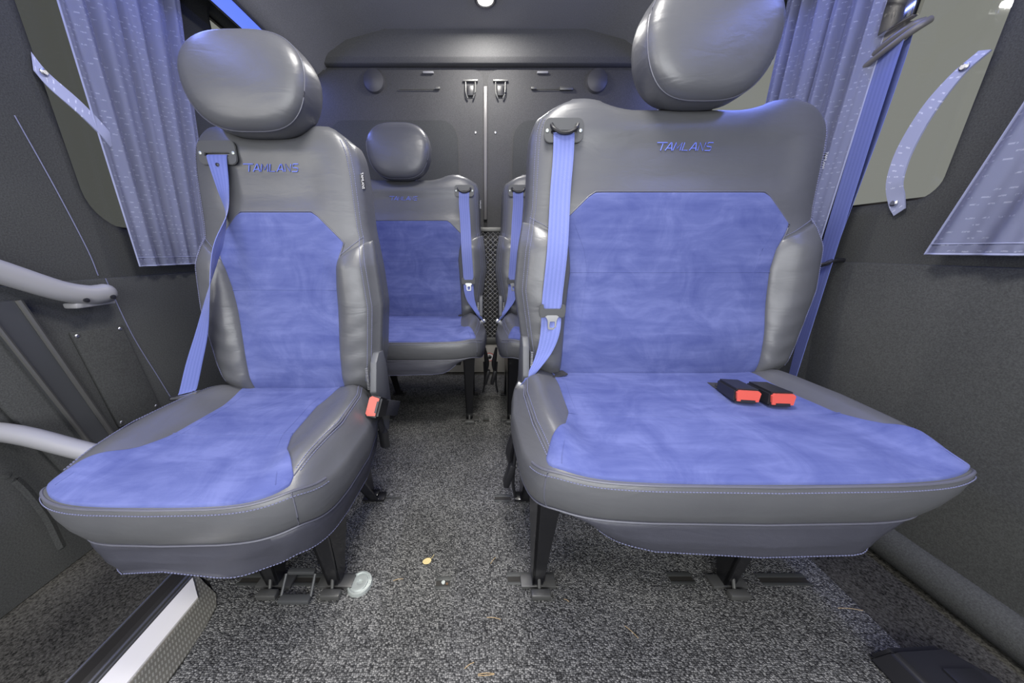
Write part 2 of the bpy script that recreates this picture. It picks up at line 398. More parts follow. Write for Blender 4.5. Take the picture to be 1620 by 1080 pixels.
# ------------------------------------------------------------------ the seats
def make_seat(double, aisle, guide, label, loc, dz=0.0, hr=(0.143, 0.115, 1.224), buckle='two', legs=(), detail=True, group=None):
    """local frame: x across, -y towards the front of the seat, z from the cabin floor (seat upper body moved by dz)"""
    root = thing('passenger_seat', label, 'seat', loc, 0, group)
    Z = dz
    if double:
        WP = [(0.44, .345), (0.55, .368), (0.70, .392), (0.80, .385), (0.90, .368), (1.02, .366), (1.13, .360)]
        SH = .29; CW = [(-.43, .370), (-.36, .374), (-.27, .388), (-.15, .392), (0.0, .368)]
        IP = [(0.455, .272), (0.60, .268), (0.75, .258), (0.80, .264), (0.862, .285), (0.925, .222), (0.934, .206)]
        CI = [(-.44, .367), (-.375, .362), (-.33, .340), (-.29, .305), (-.23, .282), (-.10, .272), (0.01, .277)]
    else:
        WP = [(0.44, .200), (0.55, .222), (0.70, .236), (0.80, .228), (0.90, .214), (1.02, .208), (1.13, .196)]
        SH = .135; CW = [(-.43, .224), (-.35, .240), (-.22, .262), (-.10, .252), (0.0, .215)]
        IP = [(0.455, .128), (0.60, .130), (0.75, .136), (0.80, .142), (0.862, .160), (0.925, .102), (0.934, .088)]
        CI = [(-.44, .222), (-.375, .216), (-.335, .188), (-.29, .150), (-.24, .128), (-.12, .118), (0.01, .140)]
    def Wb(z):
        t = max(0.0, (z-1.055)/.08); return lerp(WP, z)-0.055*(1-sqrt(max(0, 1-min(1, t)**2)))
    def top(u):
        a = abs(u)*WP[-1][1]
        return (1.118 if double else 1.106)+0.026*ss(SH*0.42, SH*1.02, a)-0.035*ss(WP[-1][1]*0.88, WP[-1][1], a)
    z0 = 0.445
    def bev(u, v, z):
        return E(u, 5)*E(2*v-1 if v > .5 else (2*v-1)*.995, 9)
    def Yf(X, z):
        W = Wb(z); u = max(-1, min(1, X/W)); tp = top(u); v = max(0, min(1, (z-z0)/(tp-z0)))
        e = E(u, 5)*E(2*v-1, 10)
        y = 0.055+0.07*(z-0.45)-0.075*e
        s = abs(X); k = ss(W-.125, W-.06, s)*(1-ss(W-.02, W+.01, s)*.5)
        y -= 0.020*k*(1-ss(.80, .87, z))*ss(.44, .52, z)
        y += 0.008*ss(.93, .97, z)*(1-ss(1.03, 1.08, z))*(1-k)*e                # slightly hollow upper leather
        y -= 0.010*math.exp(-((z-.56)/.08)**2)*(1-k)                            # lumbar
        return y
    def Yb(X, z):
        W = Wb(z); u = max(-1, min(1, X/W)); tp = top(u); v = max(0, min(1, (z-z0)/(tp-z0)))
        return 0.055+0.07*(z-0.45)+0.055*E(u, 5)*E(2*v-1, 10)
    # backrest shell
    bm = bmesh.new(); NU, NV = (64 if double else 44), 56
    def P(i, j, fn):
        u = es(i/NU); v = 0.5+0.5*es(j/NV); z = z0+(top(u)-z0)*v
        X = Wb(z)*u; return Vector((X, fn(X, z), z+Z))
    Fv = [[bm.verts.new(P(i, j, Yf)) for i in range(NU+1)] for j in range(NV+1)]
    Bv = [[Fv[j][i] if i in (0, NU) or j in (0, NV) else bm.verts.new(P(i, j, Yb)) for i in range(NU+1)] for j in range(NV+1)]
    for j in range(NV):
        for i in range(NU):
            bm.faces.new((Fv[j][i], Fv[j][i+1], Fv[j+1][i+1], Fv[j+1][i]))
            bm.faces.new((Bv[j][i+1], Bv[j][i], Bv[j+1][i], Bv[j+1][i+1]))
    back = obj('backrest', bm, 'leather', root, sharp=80)
    def pad(name, xl, xr, za, zb, h, m, par, nu=28, nv=40, p=6, zskew=None):
        b = bmesh.new()
        def f(a, c):
            a2 = 0.5+0.5*es(a); c2 = 0.5+0.5*es(c); z = za+(zb-za)*c2; l, r = xl(z), xr(z); X = l+(r-l)*a2
            zz = z+(zskew(a2, c2) if zskew else 0)
            return Vector((X, Yf(X, zz)+0.005-(h+0.005)*E(2*a2-1, p)*E(2*c2-1, p), zz+Z))
        grid(b, f, nu, nv); return obj(name, b, m, par, sharp=80)
    ins = pad('suede_insert', lambda z: -lerp(IP, z), lambda z: lerp(IP, z), 0.452, 0.934, 0.0035, 'suede', back, 40, 60, 14)
    ins['label'] = 'blue suede centre panel of the backrest'
    # side bolsters, the upper edge curves down towards the suede
    for s in (-1, 1):
        def inner(z): return lerp(IP, z)-0.002+0.030*0
        def fin(z): return inner(z)
        b = bmesh.new()
        def f(a, c):
            a2 = 0.5+0.5*es(a); c2 = 0.5+0.5*es(c)
            z = 0.462+(0.868-0.045*(1-a2)**1.5-0.462)*c2
            W = Wb(z)+0.006; X = inner(z)+(W-inner(z))*a2
            bulge = 0.017*E(2*a2-1, 2.6)*E(2*c2-1, 5)
            bulge += 0.0018*sin(c2*46+a2*5+1.5*sin(a2*7))*E(2*a2-1, 2)*(1-c2)**1.2
            return Vector((s*X, Yf(min(X, Wb(z)*.985), z)+0.004-bulge-0.004*E(2*a2-1, 6), z+Z))
        grid(b, f, 16, 48)
        # wrap round to the back so that the side is upholstered as well
        def fb(a, c):
            c2 = 0.5+0.5*es(c); z = 0.462+(0.868-0.462)*c2; W = Wb(z)+0.006
            y0 = Yf(Wb(z)*.985, z)+0.004; y1 = 0.085+0.07*(z-.45); q = a
            return Vector((s*(W+0.004*sin(pi*q)*E(2*c2-1, 5)-.045*q**1.6), y0+(y1-y0)*q, z+Z))
        grid(b, fb, 8, 48)
        bmesh.ops.remove_doubles(b, verts=b.verts[:], dist=0.0008)
        obj('side_bolster', b, 'leather', back, sharp=80)
    # piping round the suede and stitches
    def dashes(b, pts, step=0.0052, ln=0.0034, r=0.00055):
        pts = [Vector(p) for p in pts]; acc = 0; nxt = 0
        for a, c in zip(pts, pts[1:]):
            L = (c-a).length; d = (c-a).normalized() if L > 1e-6 else None
            while d and nxt < acc+L:
                p = a+d*(nxt-acc)
                up = Vector((0, 0, 1)) if abs(d.z) < .8 else Vector((1, 0, 0)); q = d.cross(up).normalized(); t2 = q.cross(d)
                vs = [bm_v for bm_v in []]
                A = [b.verts.new(p+q*x*r+t2*y*r) for x, y in ((1, 1), (-1, 1), (-1, -1), (1, -1))]
                B = [b.verts.new(p+d*ln+q*x*r+t2*y*r) for x, y in ((1, 1), (-1, 1), (-1, -1), (1, -1))]
                for k in range(4): b.faces.new((A[k], A[(k+1) % 4], B[(k+1) % 4], B[k]))
                b.faces.new(A[::-1]); b.faces.new(B); nxt += step
            acc += L
    def stitch(par, pts, m_='thread'):
        q_ = bmesh.new(); dashes(q_, pts); obj('stitching', q_, m_, par, smooth=False)
    zs = [0.47+i*(0.925-0.47)/50 for i in range(51)]
    if detail:
        pb = bmesh.new()
        outl = [(-lerp(IP, z)-.001, z) for z in zs]+[(lerp(IP, 0.934)*t/8.0, 0.936) for t in range(-8, 9)]+[(lerp(IP, z)+.001, z) for z in zs[::-1]]
        tube(pb, [(x, Yf(x, z)-0.0012, z+Z) for x, z in outl], 0.0016, 6)
        p_ = obj('piping', pb, 'leather_dark', back)
        for s in (-1, 1):
            for o_ in (0.012, 0.020):
                zz = [0.50+i*(1.10-0.50)/80 for i in range(81)]
                def yo(z):
                    return -0.0165*E(2*min(1, max(0, (z-.462)/.406))-1, 5)*(1 if z < .868 else 0)
                stitch(back, [(s*(Wb(z)-o_), Yf(Wb(z)-o_, z)-0.0015+yo(z)*E(1-2*o_/max(.03, (Wb(z)-lerp(IP, z))), 2.6), z+Z) for z in zz if not .855 < z < .875])
            stitch(back, [(s*(lerp(IP, .87)+t*(Wb(.87)-.012-lerp(IP, .87))), Yf(lerp(IP, .87)+t*(Wb(.87)-.012-lerp(IP, .87)), .83+.045*t)-0.0012, .833+.045*t+Z) for t in [k/12 for k in range(13)]])
        # seams inside the suede
        q = bmesh.new(); hw = lerp(IP, .745)
        tube(q, [(hw*t/12, Yf(hw*t/12, .745)-0.0032, .745+Z) for t in range(-12, 13)], 0.0009, 5)
        for s in (-1, 1):
            zz = [0.86-.38*k/20 for k in range(21)]
            xs = [s*(lerp(IP, z)-.030-.016*sin((z-.48)*8)) for z in zz]
            tube(q, [(x, Yf(x, z)-0.0032, z+Z) for x, z in zip(xs, zz)], 0.0007, 5)
        obj('suede_seam', q, 'suede', ins)
    # lettering
    tilt = Matrix.Rotation(radians(90)-atan(0.07), 4, 'X')
    yT = Yf(0, 1.035)-0.0006
    LT = {'T': [[(-.35, 1), (.95, 1)], [(.42, .86), (.42, 0)]], 'A': [[(0, 0), (.42, 1), (.52, 1), (.85, 0)], [(.18, .30), (.70, .30)]], 'M': [[(0, 0), (.08, 1), (.45, .25), (.85, 1), (.92, 0)]],
          'L': [[(.05, 1), (0.05, .02), (.75, .02)]], 'N': [[(.05, 0), (.05, 1), (.75, 0), (.75, 1)]], 'S': [[(.72, 1), (.12, 1), (.05, .9), (.05, .62), (.12, .53), (.62, .48), (.70, .40), (.70, .10), (.62, 0), (0, 0)]]}
    tb = bmesh.new(); xo = 0; hgt = .0165; cw_ = .0185
    for ch_ in 'TAMLANS':
        for st_ in LT[ch_]:
            for dd in (0.0,):
                P_s = [Vector((xo+cw_*a+.25*hgt*c-.066+dd, hgt*c-.008+dd*.6, .0012+(Yf(0, 1.035)+.07*(hgt*c-.008)-Yf(xo+cw_*a+.25*hgt*c-.064, 1.035+hgt*c-.008)))) for a, c in st_]
                tube(tb, [Matrix.Translation((.002, yT, 1.035+Z)) @ tilt @ p for p in P_s], .00105, 6)
        xo += cw_*(1.0 if ch_ != 'M' else 1.12)
    tx = obj('logo_lettering', tb, 'blue_thread', back)
    tx['label'] = 'blue embossed TAMLANS lettering'
    # woven side tag on the outer edge
    b = bmesh.new(); st = 1 if not (double and aisle == 1) else 1
    if detail:
        tgx = Wb(1.01)+0.001
        box(b, (tgx, Yf(Wb(1.01)*.98, 1.01)+0.010, 1.012+Z), (0.0016, 0.013, 0.034), 0.0004)
        tg = obj('woven_tag', b, 'tagblack', back)
        text_mesh('TAMLANS', 0.0085, 0.0003, 'taglight', 'tag_print', tg, Matrix.Translation((tgx-0.0, Yf(Wb(1.01)*.98, 1.01)+0.0025, 1.012+Z)) @ Matrix.Rotation(radians(90), 4, 'Y') @ Matrix.Rotation(radians(90), 4, 'X'))
    # headrest
    hb = bmesh.new(); hw, hh, hz = hr
    NA, NR = 64, 14
    def hring(k, q, fr):
        a = 2*pi*k/NA; ca, sa = cos(a), sin(a); n = 2.95
        x = math.copysign(abs(ca)**(2/n), ca); z = math.copysign(abs(sa)**(2/n), sa)
        wx = hw*(1.0-0.12*ss(-.2, 1, -z)-0.05*ss(.2, 1, z)); zz = hh*z
        ly = 0.020*z
        return x*wx*q, zz*q
    rings = []
    prof = [(0.12, -.068), (0.35, -.067), (0.58, -.0645), (0.74, -.0625), (0.86, -.0585), (0.93, -.052), (0.965, -.0455), (0.978, -.0405), (0.990, -.034), (0.998, -.018), (1.0, .0), (0.99, .022), (0.965, .036), (0.90, .050), (0.75, .058), (0.4, .061), (0.1, .062)]
    for q, y in prof:
        ring = []
        for k in range(NA):
            x, z = hring(k, q, y); ring.append(hb.verts.new((x, 0.022+y+0.05*(hz+z-1.1)-0.012*(z/hh)**2*(1 if y > 0 else -.6), hz+z+Z)))
        rings.append(ring)
    for A, B in zip(rings, rings[1:]):
        for k in range(NA): hb.faces.new((A[k], A[(k+1) % NA], B[(k+1) % NA], B[k]))
    hb.faces.new(rings[0]); hb.faces.new(rings[-1])
    head = obj('headrest', hb, 'leather', root, sharp=80)
    pb = bmesh.new(); pts = []
    for k in range(NA):
        x, z = hring(k, 0.978, 0); pts.append((x, 0.022-.0425+0.05*(hz+z-1.1)+0.0072*(z/hh)**2, hz+z+Z))
    tube(pb, pts, 0.0013, 6, closed=True); obj('headrest_seam', pb, 'leather_dark', head)
    pb = bmesh.new()
    for s in (-1, 1): tube(pb, [(s*.055, .062, 1.06+Z), (s*.055, .062, 1.13+Z)], 0.006, 10)
    islands('headrest_post', pb, 'steel', root)
    # cushion
    yb, yf = 0.055, -0.415; zt = 0.450
    def Wc(y): return lerp(CW, y)
    def plan(th):
        """outline of the cushion seen from above"""
        n = (8.5 if double else 6.5) if th > pi else 7
        ca, sa = cos(th), sin(th)
        x = math.copysign(abs(ca)**(2/n), ca); y = math.copysign(abs(sa)**(2/n), sa)
        yy = (yb+yf)/2+(yb-yf)/2*y
        if y < 0: yy += 0.018*abs(x)**2.5*(-y)**3
        return x, yy
    def Zt(X, y):
        """top of the cushion"""
        W = Wc(max(-.43, min(0, y))); u = X/W
        e = 0.012*(1-u*u)*0
        bol = 0.027*math.exp(-((abs(X)-(W-.055))/.04)**2)*ss(-.42, -.30, y)*(1-ss(-.06, .02, y))
        crown = 0.004*cos(y*7)
        fr = -0.004*ss(-.36, -.42, y)-0.006*ss(-.24, -.40, y)
        ed = -0.022*ss(.86, 1.0, abs(u))*ss(-.42, -.30, y)-.004*ss(.9, 1., abs(u))
        cen = -0.006*ss(.12, .02, abs(X))
        return zt+0.016+bol+crown+fr+ed
    SW = .93 if double else .87
    CX = (-.018 if double else .020)*(1 if aisle < 0 else -1)*(0 if loc[1] > 1 else 1)
    cb = bmesh.new(); NC = 120; NRg = 16; rings = []
    for r in range(1, NRg+1):
        q = (r/NRg)**0.8; ring = []
        for k in range(NC):
            x, y = plan(2*pi*k/NC); yy = (yb+yf)/2+(y-(yb+yf)/2)*q
            X = x*q*Wc(max(-.43, min(0, yy))); ed = max(0, (q-.93)/.07)
            ring.append(cb.verts.new((X, yy, Zt(X, yy)-0.004*ed*ed+Z)))
        rings.append(ring)
    # side walls
    def lower(x, h):
        """the cover tapers inwards on the wall side towards the bottom"""
        t = min(1, max(0, -h-.004)/.075); k_ = max(0, -aisle*x)
        return 1-(.30 if not double else .20)*t*k_**1.5
    side = [(1.006, -.003), (1.012, -.012), (1.018, -.030), (1.016, -.050), (1.006, -.068), (0.996, -.076)]
    for q, h in side:
        ring = []
        for k in range(NC):
            x, y = plan(2*pi*k/NC); W = Wc(max(-.43, min(0, y)))
            X = x*W; cz = Zt(X, y)-0.004
            dx = (q-1)*.42*x; dy = (q-1)*.42*(y-(yb+yf)/2)/((yb-yf)/2)
            ring.append(cb.verts.new(((X+dx)*lower(x, h), y+dy, cz+h+Z)))
        rings.append(ring)
    for A, B in zip(rings, rings[1:]):
        for k in range(NC): cb.faces.new((A[k], A[(k+1) % NC], B[(k+1) % NC], B[k]))
    cb.faces.new(rings[0]); cb.faces.new(rings[-1])
    for v in cb.verts: v.co.x += CX
    cush = obj('cushion', cb, 'leather', root, sharp=80)
    def edgept(k, q=1.0, h=0.0):
        x, y = plan(2*pi*k/NC); W = Wc(max(-.43, min(0, y))); X = x*W
        return (CX+(X+(q-1)*.42*x)*lower(x, h), y+(q-1)*.42*(y-(yb+yf)/2)/((yb-yf)/2), Zt(X, y)-0.004+h+Z)
    # suede panel of the cushion
    sb = bmesh.new()
    def xfront(X):
        """y of the front rim at X"""
        n = 8.5 if double else 6.5; W = lerp(CW, -.40); u = min(.99, abs(X)/W)
        return (yb+yf)/2-(yb-yf)/2*(1-u**n)**(1/n)+.018*u**2.5*(1-u**n)**(3/n)
    def fs(a, c):
        a2 = es(a); c2 = 0.5+0.5*es(c)
        y1 = 0.0
        # walk from the back to the rim
        y = y1+(yf-y1)*c2; X = lerp(CI, y)*a2
        yr = xfront(X)+0.003
        y = y1+(yr-y1)*c2; X = lerp(CI, y)*a2
        return Vector((X+CX, y, Zt(X, y)-0.004+0.0075*E(a2, 14)*E(2*c2-1, 14)+Z))
    grid(sb, fs, 40, 44)
    cin = obj('suede_insert', sb, 'suede', cush, sharp=80); cin['label'] = 'blue suede top panel of the cushion'
    if detail:
        q = bmesh.new()
        hw = lerp(CI, -.235); pts = []
        tube(q, [(CX+hw*t/14, -.235-.01*cos(t/14*1.5), Zt(hw*t/14, -.235)+.0035+Z) for t in range(-14, 15)], 0.0009, 5)
        for s in (-1, 1):
            yy = [-.02-.36*k/20 for k in range(21)]
            tube(q, [(CX+s*(lerp(CI, y)-.028-.01*sin(y*9)), y, Zt(s*(lerp(CI, y)-.03), y)+.0035+Z) for y in yy], 0.0008, 5)
        obj('suede_seam', q, 'suede', cin)
        kk = list(range(NC//2-14, NC+15))
        kk = [k for k in range(NC) if NC*.535 <= k <= NC*.965]; r1 = [edgept(k, 1.002, -.0005) for k in kk]; r2 = [edgept(k, 1.012, -.008) for k in kk]; kk2 = list(range(NC//2-8, NC+9))
        stitch(cush, r2)
        for s in (-1, 1):
            for of in (.004, .012):
                yy = [-.04-.31*k/40 for k in range(41)]
                stitch(cush, [(CX+s*(Wc(y)*SW-of+.006), y, Zt(Wc(y)*SW-of+.006, y)+.0008+Z) for y in yy])
        pb = bmesh.new(); tube(pb, r1, 0.0022, 6)
        tube(pb, [edgept(k % NC, 0.999, -.076) for k in kk2], 0.0020, 6)
        # vertical seams at the front corners
        for s in (-1, 1):
            if s != aisle: continue
            k0 = min(range(NC), key=lambda k: (edgept(k)[0]-CX-s*CW[0][1]*.985)**2+(edgept(k)[1]-yf-.02)**2)
            tube(pb, [edgept(k0, q, h) for q, h in [(1.0, -.002)]+side], 0.0014, 6)
            yy = [-.04-.32*k/20 for k in range(21)]
            tube(pb, [(CX+s*(Wc(y)*SW-.002), y, Zt(Wc(y)*SW-.002, y)-.0005+Z) for y in yy], 0.0013, 6)
        obj('piping', pb, 'leather_dark', cush)
    # loose leather skirt under the cushion
    kb = bmesh.new(); rings = []
    ks = list(range(NC//2-22, NC+23)); prof = [(0.998, -.074), (1.002, -.084), (1.002, -.096), (1.0, -.108), (0.998, -.120), (0.994, -.131), (0.990, -.140)]
    for j, (q, h) in enumerate(prof):
        ring = []
        for k in ks:
            t = j/(len(prof)-1); p = edgept(k % NC, q, -.076); x, y = plan(2*pi*k/NC); frac = (k-ks[0])/(len(ks)-1); sx_ = aisle*x
            wav = (0.009*sin(k*.33+(1.2 if double else 2.0)-t*2.2)+0.003*sin(k*.71+t*3))*t
            fold = .005*sin(t*9+x*3.2)*(1-abs(x))*sin(pi*t)
            if double: droop = (1-ss(.70, 1.0, -sx_))*(1-.8*ss(.65, 1, sx_))*(-.056-.006*cos(x*2.2))*(1-.35*abs(x)**5)
            else: droop = (1-ss(.72, 1.0, -sx_))*(-.062-.010*sx_+.020*math.exp(-((sx_-.05)/.35)**2))*(1-.2*abs(x)**5)
            inw = (.34 if sx_ < 0 else (.16 if double else .02))*abs(x)**1.5*t
            hh_ = p[2]+droop*t
            ring.append(kb.verts.new((CX+(p[0]-CX)*(1-inw), p[1]+(wav+fold)*(1-abs(x)**3)-.004*t, hh_)))
        rings.append(ring)
    for A, B in zip(rings, rings[1:]):
        for k in range(len(A)-1): kb.faces.new((A[k], A[k+1], B[k+1], B[k]))
    bot = [v.co.copy() for v in rings[-1]]; mid = [v.co.copy() for v in rings[-2]]
    r_ = bmesh.ops.solidify(kb, geom=kb.faces[:], thickness=0.002)
    sk = obj('cushion_skirt', kb, 'leather_dark', cush, sharp=80)
    if detail:
        sb = bmesh.new(); dashes(sb, [(b_*.8+m_*.2)+Vector((0, -.002, 0)) for b_, m_ in zip(bot, mid)]); obj('hem_stitching', sb, 'thread', sk, smooth=False)
    # under-seat frame
    b = bmesh.new(); half = Wc(-.2)-.09
    box(b, (0, -.15, .315+Z), (half*2-.04, .26, .03), .004)
    box(b, (0, .05, .40+Z), (half*2, .03, .09), .004)
    obj('seat_frame', b, 'black_metal', root)
    for lx in legs:
        lb = bmesh.new()
        zt_ = .34+Z
        # front leg: tall tapered plate with flange
        prism(lb, [(lx-.022, -.300, zt_), (lx-.022, -.150, zt_), (lx-.015, -.235, .012), (lx-.015, -.262, .012)], (.006, 0, 0))
        prism(lb, [(lx-.022, -.300, zt_), (lx+.030, -.300, zt_), (lx+.010, -.262, .012), (lx-.015, -.262, .012)], (0, .006, 0))
        prism(lb, [(lx+.018, -.285, zt_), (lx+.018, -.150, zt_), (lx+.010, -.235, .02), (lx+.010, -.258, .02)], (.005, 0, 0))
        obj('leg', lb, 'black_metal', root, smooth=False)
        lb = bmesh.new()
        prism(lb, [(lx-.018, -.16, zt_), (lx-.018, .02, zt_), (lx-.014, .045, .012), (lx-.014, .005, .012)], (.006, 0, 0))
        prism(lb, [(lx-.018, -.16, zt_), (lx+.022, -.16, zt_), (lx+.016, .005, .012), (lx-.014, .005, .012)], (0, .006, 0))
        obj('leg', lb, 'black_metal', root, smooth=False)
        cl = bmesh.new()
        box(cl, (lx, -.250, .0105), (.085, .030, .008), .001)
        box(cl, (lx+.002, -.283, .0145), (.046, .018, .016), .003)
        tube(cl, [(lx, -.235, .05), (lx, -.262, .04), (lx, -.272, .016)], 0.004, 8)
        c_ = obj('floor_clamp', cl, 'dull', root)
        cl = bmesh.new(); box(cl, (lx, .022, .0105), (.07, .036, .008), .001); box(cl, (lx, .022, .018), (.03, .03, .02), .003)
        obj('floor_clamp', cl, 'black_metal', root)
    # recliner cover at the aisle side
    rx = aisle*(Wb(.5)+.012)
    cv = prismb([(rx-.009, -.055, .455+Z), (rx-.009, -.075, .485+Z), (rx-.009, -.050, .560+Z), (rx-.009, -.025, .580+Z), (rx-.009, .010, .575+Z), (rx-.009, .030, .52+Z), (rx-.009, .035, .40+Z), (rx-.009, -.01, .33+Z), (rx-.009, -.045, .36+Z)], (.018, 0, 0), .004)
    cvo = obj('recliner_cover', cv, 'lever', root)
    b = bmesh.new()
    for k in range(14): box(b, (rx-aisle*.014, -.062+.0*k, .49+Z+k*.0045), (.006, .006, .0022))
    obj('recliner_teeth', b, 'steel', cvo, smooth=False)
    b = bmesh.new()
    for s in (-1, 1):
        b.free(); b = boxb((s*(Wb(.5)-.022), .01, .475+Z), (.008, .05, .11), .002); hg = obj('hinge_bracket', b, 'dull', root); b = bmesh.new()
        lathe(b, [(.0, -.006), (.022, -.006), (.022, .004), (.014, .006), (.0, .006)], (s*(Wb(.5)-.030), -.005, .492+Z), 'X', 20)
        obj('hinge_disc', b, 'dull', hg); b = bmesh.new()
    b.free()
    # pull strap / release lever hanging by the rear leg
    hb_ = bmesh.new(); hx = aisle*(Wc(-.1)+.004)
    if double:
        tube(hb_, [(hx, -.02, .30+Z), (hx+aisle*.008, -.01, .24), (hx+aisle*.012, 0, .20), (hx+aisle*.006, .01, .15)], [.006, .012, .013, .008], 10, smooth=4)
        box(hb_, (hx+aisle*.012, -.005, .125), (.020, .036, .085), .005, Matrix.Rotation(.25, 3, 'Y'))
        tube(hb_, [(hx-aisle*.004, -.02, .22), (hx+aisle*.0, -.01, .10), (hx-aisle*.01, .0, .03)], .005, 8, smooth=4)
        rl = obj('release_lever', hb_, 'black', root)
    else:
        hb_.free()
    # belt guide plate
    gx = guide*((WP[-1][1]-.069) if double else .118)
    gz = 1.068 if double else 1.066
    gy = Yf(gx, gz)
    fm = lambda a, c, t: Vector((gx+a, gy-.0015-t+0.07*c, gz+c+Z))
    gp = plate(rrect(-.046, -.026, .046, .026, .014), [rrect(-.030, -.0075, .030, -.0005, .003, 3)], fm, .005)
    bmesh.ops.bevel(gp, geom=[e for e in gp.edges if e.calc_face_angle(0) > 1 and all(v.co.y < gy+.0 for v in e.verts)], offset=.0012, segments=2, affect='EDGES')
    gpo = obj('belt_guide_plate', gp, 'greyplastic', back)
    b = bmesh.new()
    for s in (-1, 1): lathe(b, [(0, 0), (.0042, 0), (.0036, -.0022), (.0012, -.003), (0, -.003)], (gx+s*.039, gy-.0060, gz-.001+Z), 'Y', 12)
    islands('screw', b, 'zinc', gpo)
    if double:
        b = bmesh.new()
        tube(b, [(gx-.030, gy-.008, gz+.012+Z), (gx-.024, gy-.013, gz+.001+Z), (gx-.008, gy-.015, gz-.007+Z), (gx+.010, gy-.015, gz-.007+Z), (gx+.026, gy-.013, gz+.001+Z), (gx+.031, gy-.008, gz+.012+Z)], .0042, 8, smooth=5)
        obj('guide_handle', b, 'black', gpo)
    # belt
    if double:
        g = guide
        def Bp(X, z, off): return (X, Yf(X, z)-off, z+Z)
        def bs(z):      # height of bolster in front of the shell
            return .012
        hwv = .0245
        keys = [((gx, gy-.004, gz-.004+Z), (hwv, 0, 0)), ((gx, gy-.0105, gz-.014+Z), (hwv, 0, 0)), ((gx-g*.001, gy-.012, gz-.06+Z), (hwv, 0, 0)), ((gx+g*.004, Yf(gx, .93)-.018, .93+Z), (hwv, 0, 0)),
                ((gx+g*.010, Yf(gx, .80)-.032, .80+Z), (hwv, .0015*g, 0)), ((gx+g*.017, Yf(gx, .68)-.034, .68+Z), (hwv, .002*g, 0)),
                ((gx+g*.020, Yf(gx, .60)-.036, .60+Z), (hwv*.96, .006*g, .006*-g)), ((gx+g*.034, Yf(gx, .545)-.038, .545+Z), (hwv*.85, .006*g, -.010*g)),
                ((gx+g*.060, -.075, .500+Z), (hwv*.72, .004*g, -.014*g)), ((gx+g*.082, -.068, .462+Z), (hwv*.65, 0, -.014*g))]
        belt = ribbon(keys, parent=root)
        tz = .650; ty = Yf(gx, tz)-.040; txx = gx+g*.018
        b = bmesh.new(); gm = lambda a, c, t: Vector((txx+a, ty-t, tz+c+Z))
        outl = [(-.031, .020), (-.023, .022), (-.021, .010), (.021, .010), (.023, .022), (.031, .020), (.033, .004), (.031, -.010), (.022, -.013), (.012, -.006), (-.012, -.006), (-.022, -.013), (-.031, -.010), (-.033, .004)]
        plate(outl, [], gm, .007, b); bmesh.ops.bevel(b, geom=[e for e in b.edges if e.calc_face_angle(0) > .8], offset=.0015, segments=2, affect='EDGES')
        obj('tongue_grip', b, 'greyplastic', belt)
        b = bmesh.new(); g2 = lambda a, c, t: Vector((txx+a, ty-.003-t, tz+c+Z))
        plate([(-.020, -.006), (-.013, -.014), (-.010, -.020), (-.009, -.040), (-.006, -.043), (.010, -.043), (.012, -.040), (.012, -.020), (.014, -.014), (.020, -.006)], [rrect(-.005, -.038, .008, -.022, .002, 3)], g2, .0022, b)
        obj('tongue_plate', b, 'steel', belt)
        b = bmesh.new(); box(b, (gx+g*.086, -.066, .452+Z), (.034, .004, .020), .001, Matrix.Rotation(-.45*g, 3, 'Y')); obj('belt_anchor', b, 'steel', belt)
        pb_ = bmesh.new(); prism(pb_, [(g*(Wc(-.1)-.02), -.03, .462+Z), (g*(Wc(-.1)-.02), -.085, .470+Z), (g*(Wc(-.1)-.13), -.045, .478+Z), (g*(Wc(-.1)-.12), -.02, .478+Z)], (0, 0, .004)); obj('belt_flap', pb_, 'webblack', cush)
    else:
        s_ = guide
        keys = [((gx, gy-.004, gz-.004+Z), (.0235, 0, 0)), ((gx, gy-.010, gz-.014+Z), (.0235, 0, 0)), ((gx+.003, gy-.016, .990+Z), (.0195, -.006, 0)), ((gx+.004, gy-.024, .930+Z), (.0130, -.014, 0)),
                ((gx+.002, -.036, .865+Z), (.0055, -.019, 0)), ((gx-.012, -.050, .815+Z), (.0085, -.019, 0)), ((gx-.036, -.064, .735+Z), (.016, -.014, 0)), ((gx-.066, -.072, .650+Z), (.0215, -.008, 0)),
                ((gx-.100, -.080, .570+Z), (.0235, -.004, 0)), ((gx-.125, -.088, .505+Z), (.0235, 0, .004)), ((gx-.132, -.090, .492+Z), (.0235, 0, .006))]
        belt = ribbon(keys, parent=root)
        b = bmesh.new(); cxx = gx-.132
        tube(b, [(cxx-.036, -0.092, 0.478+Z), (cxx, -0.099, 0.486+Z), (cxx+.036, -0.094, 0.497+Z)], .0045, 8, smooth=4, sx=1.8)
        obj('tongue_grip', b, 'steel', belt)
        b = bmesh.new(); tube(b, [(cxx-.044, -0.090, 0.476+Z), (cxx-.022, -0.095, 0.480+Z)], .006, 10); tube(b, [(cxx+.020, -0.094, 0.494+Z), (cxx+.040, -0.084, 0.488+Z), (cxx+.044, -0.069, 0.475+Z)], .006, 8, smooth=3)
        islands('tongue_end', b, 'black', belt)
        ribbon([((cxx-.006, -0.096, 0.480+Z), (.018, -.004, .004)), ((cxx+.000, -0.108, 0.468+Z), (.020, -.002, .006)), ((cxx+.010, -0.094, 0.459+Z), (.020, .0, .006)), ((cxx+.022, -0.064, 0.455+Z), (.02, .002, .006))], parent=belt, name='belt_loop')
        b = bmesh.new(); lathe(b, [(0, 0), (.0042, 0), (.0042, -.002), (.002, -.003), (0, -.003)], (gx, gy-.0118, gz-.027+Z), 'Y', 12); obj('belt_stud', b, 'black', belt)
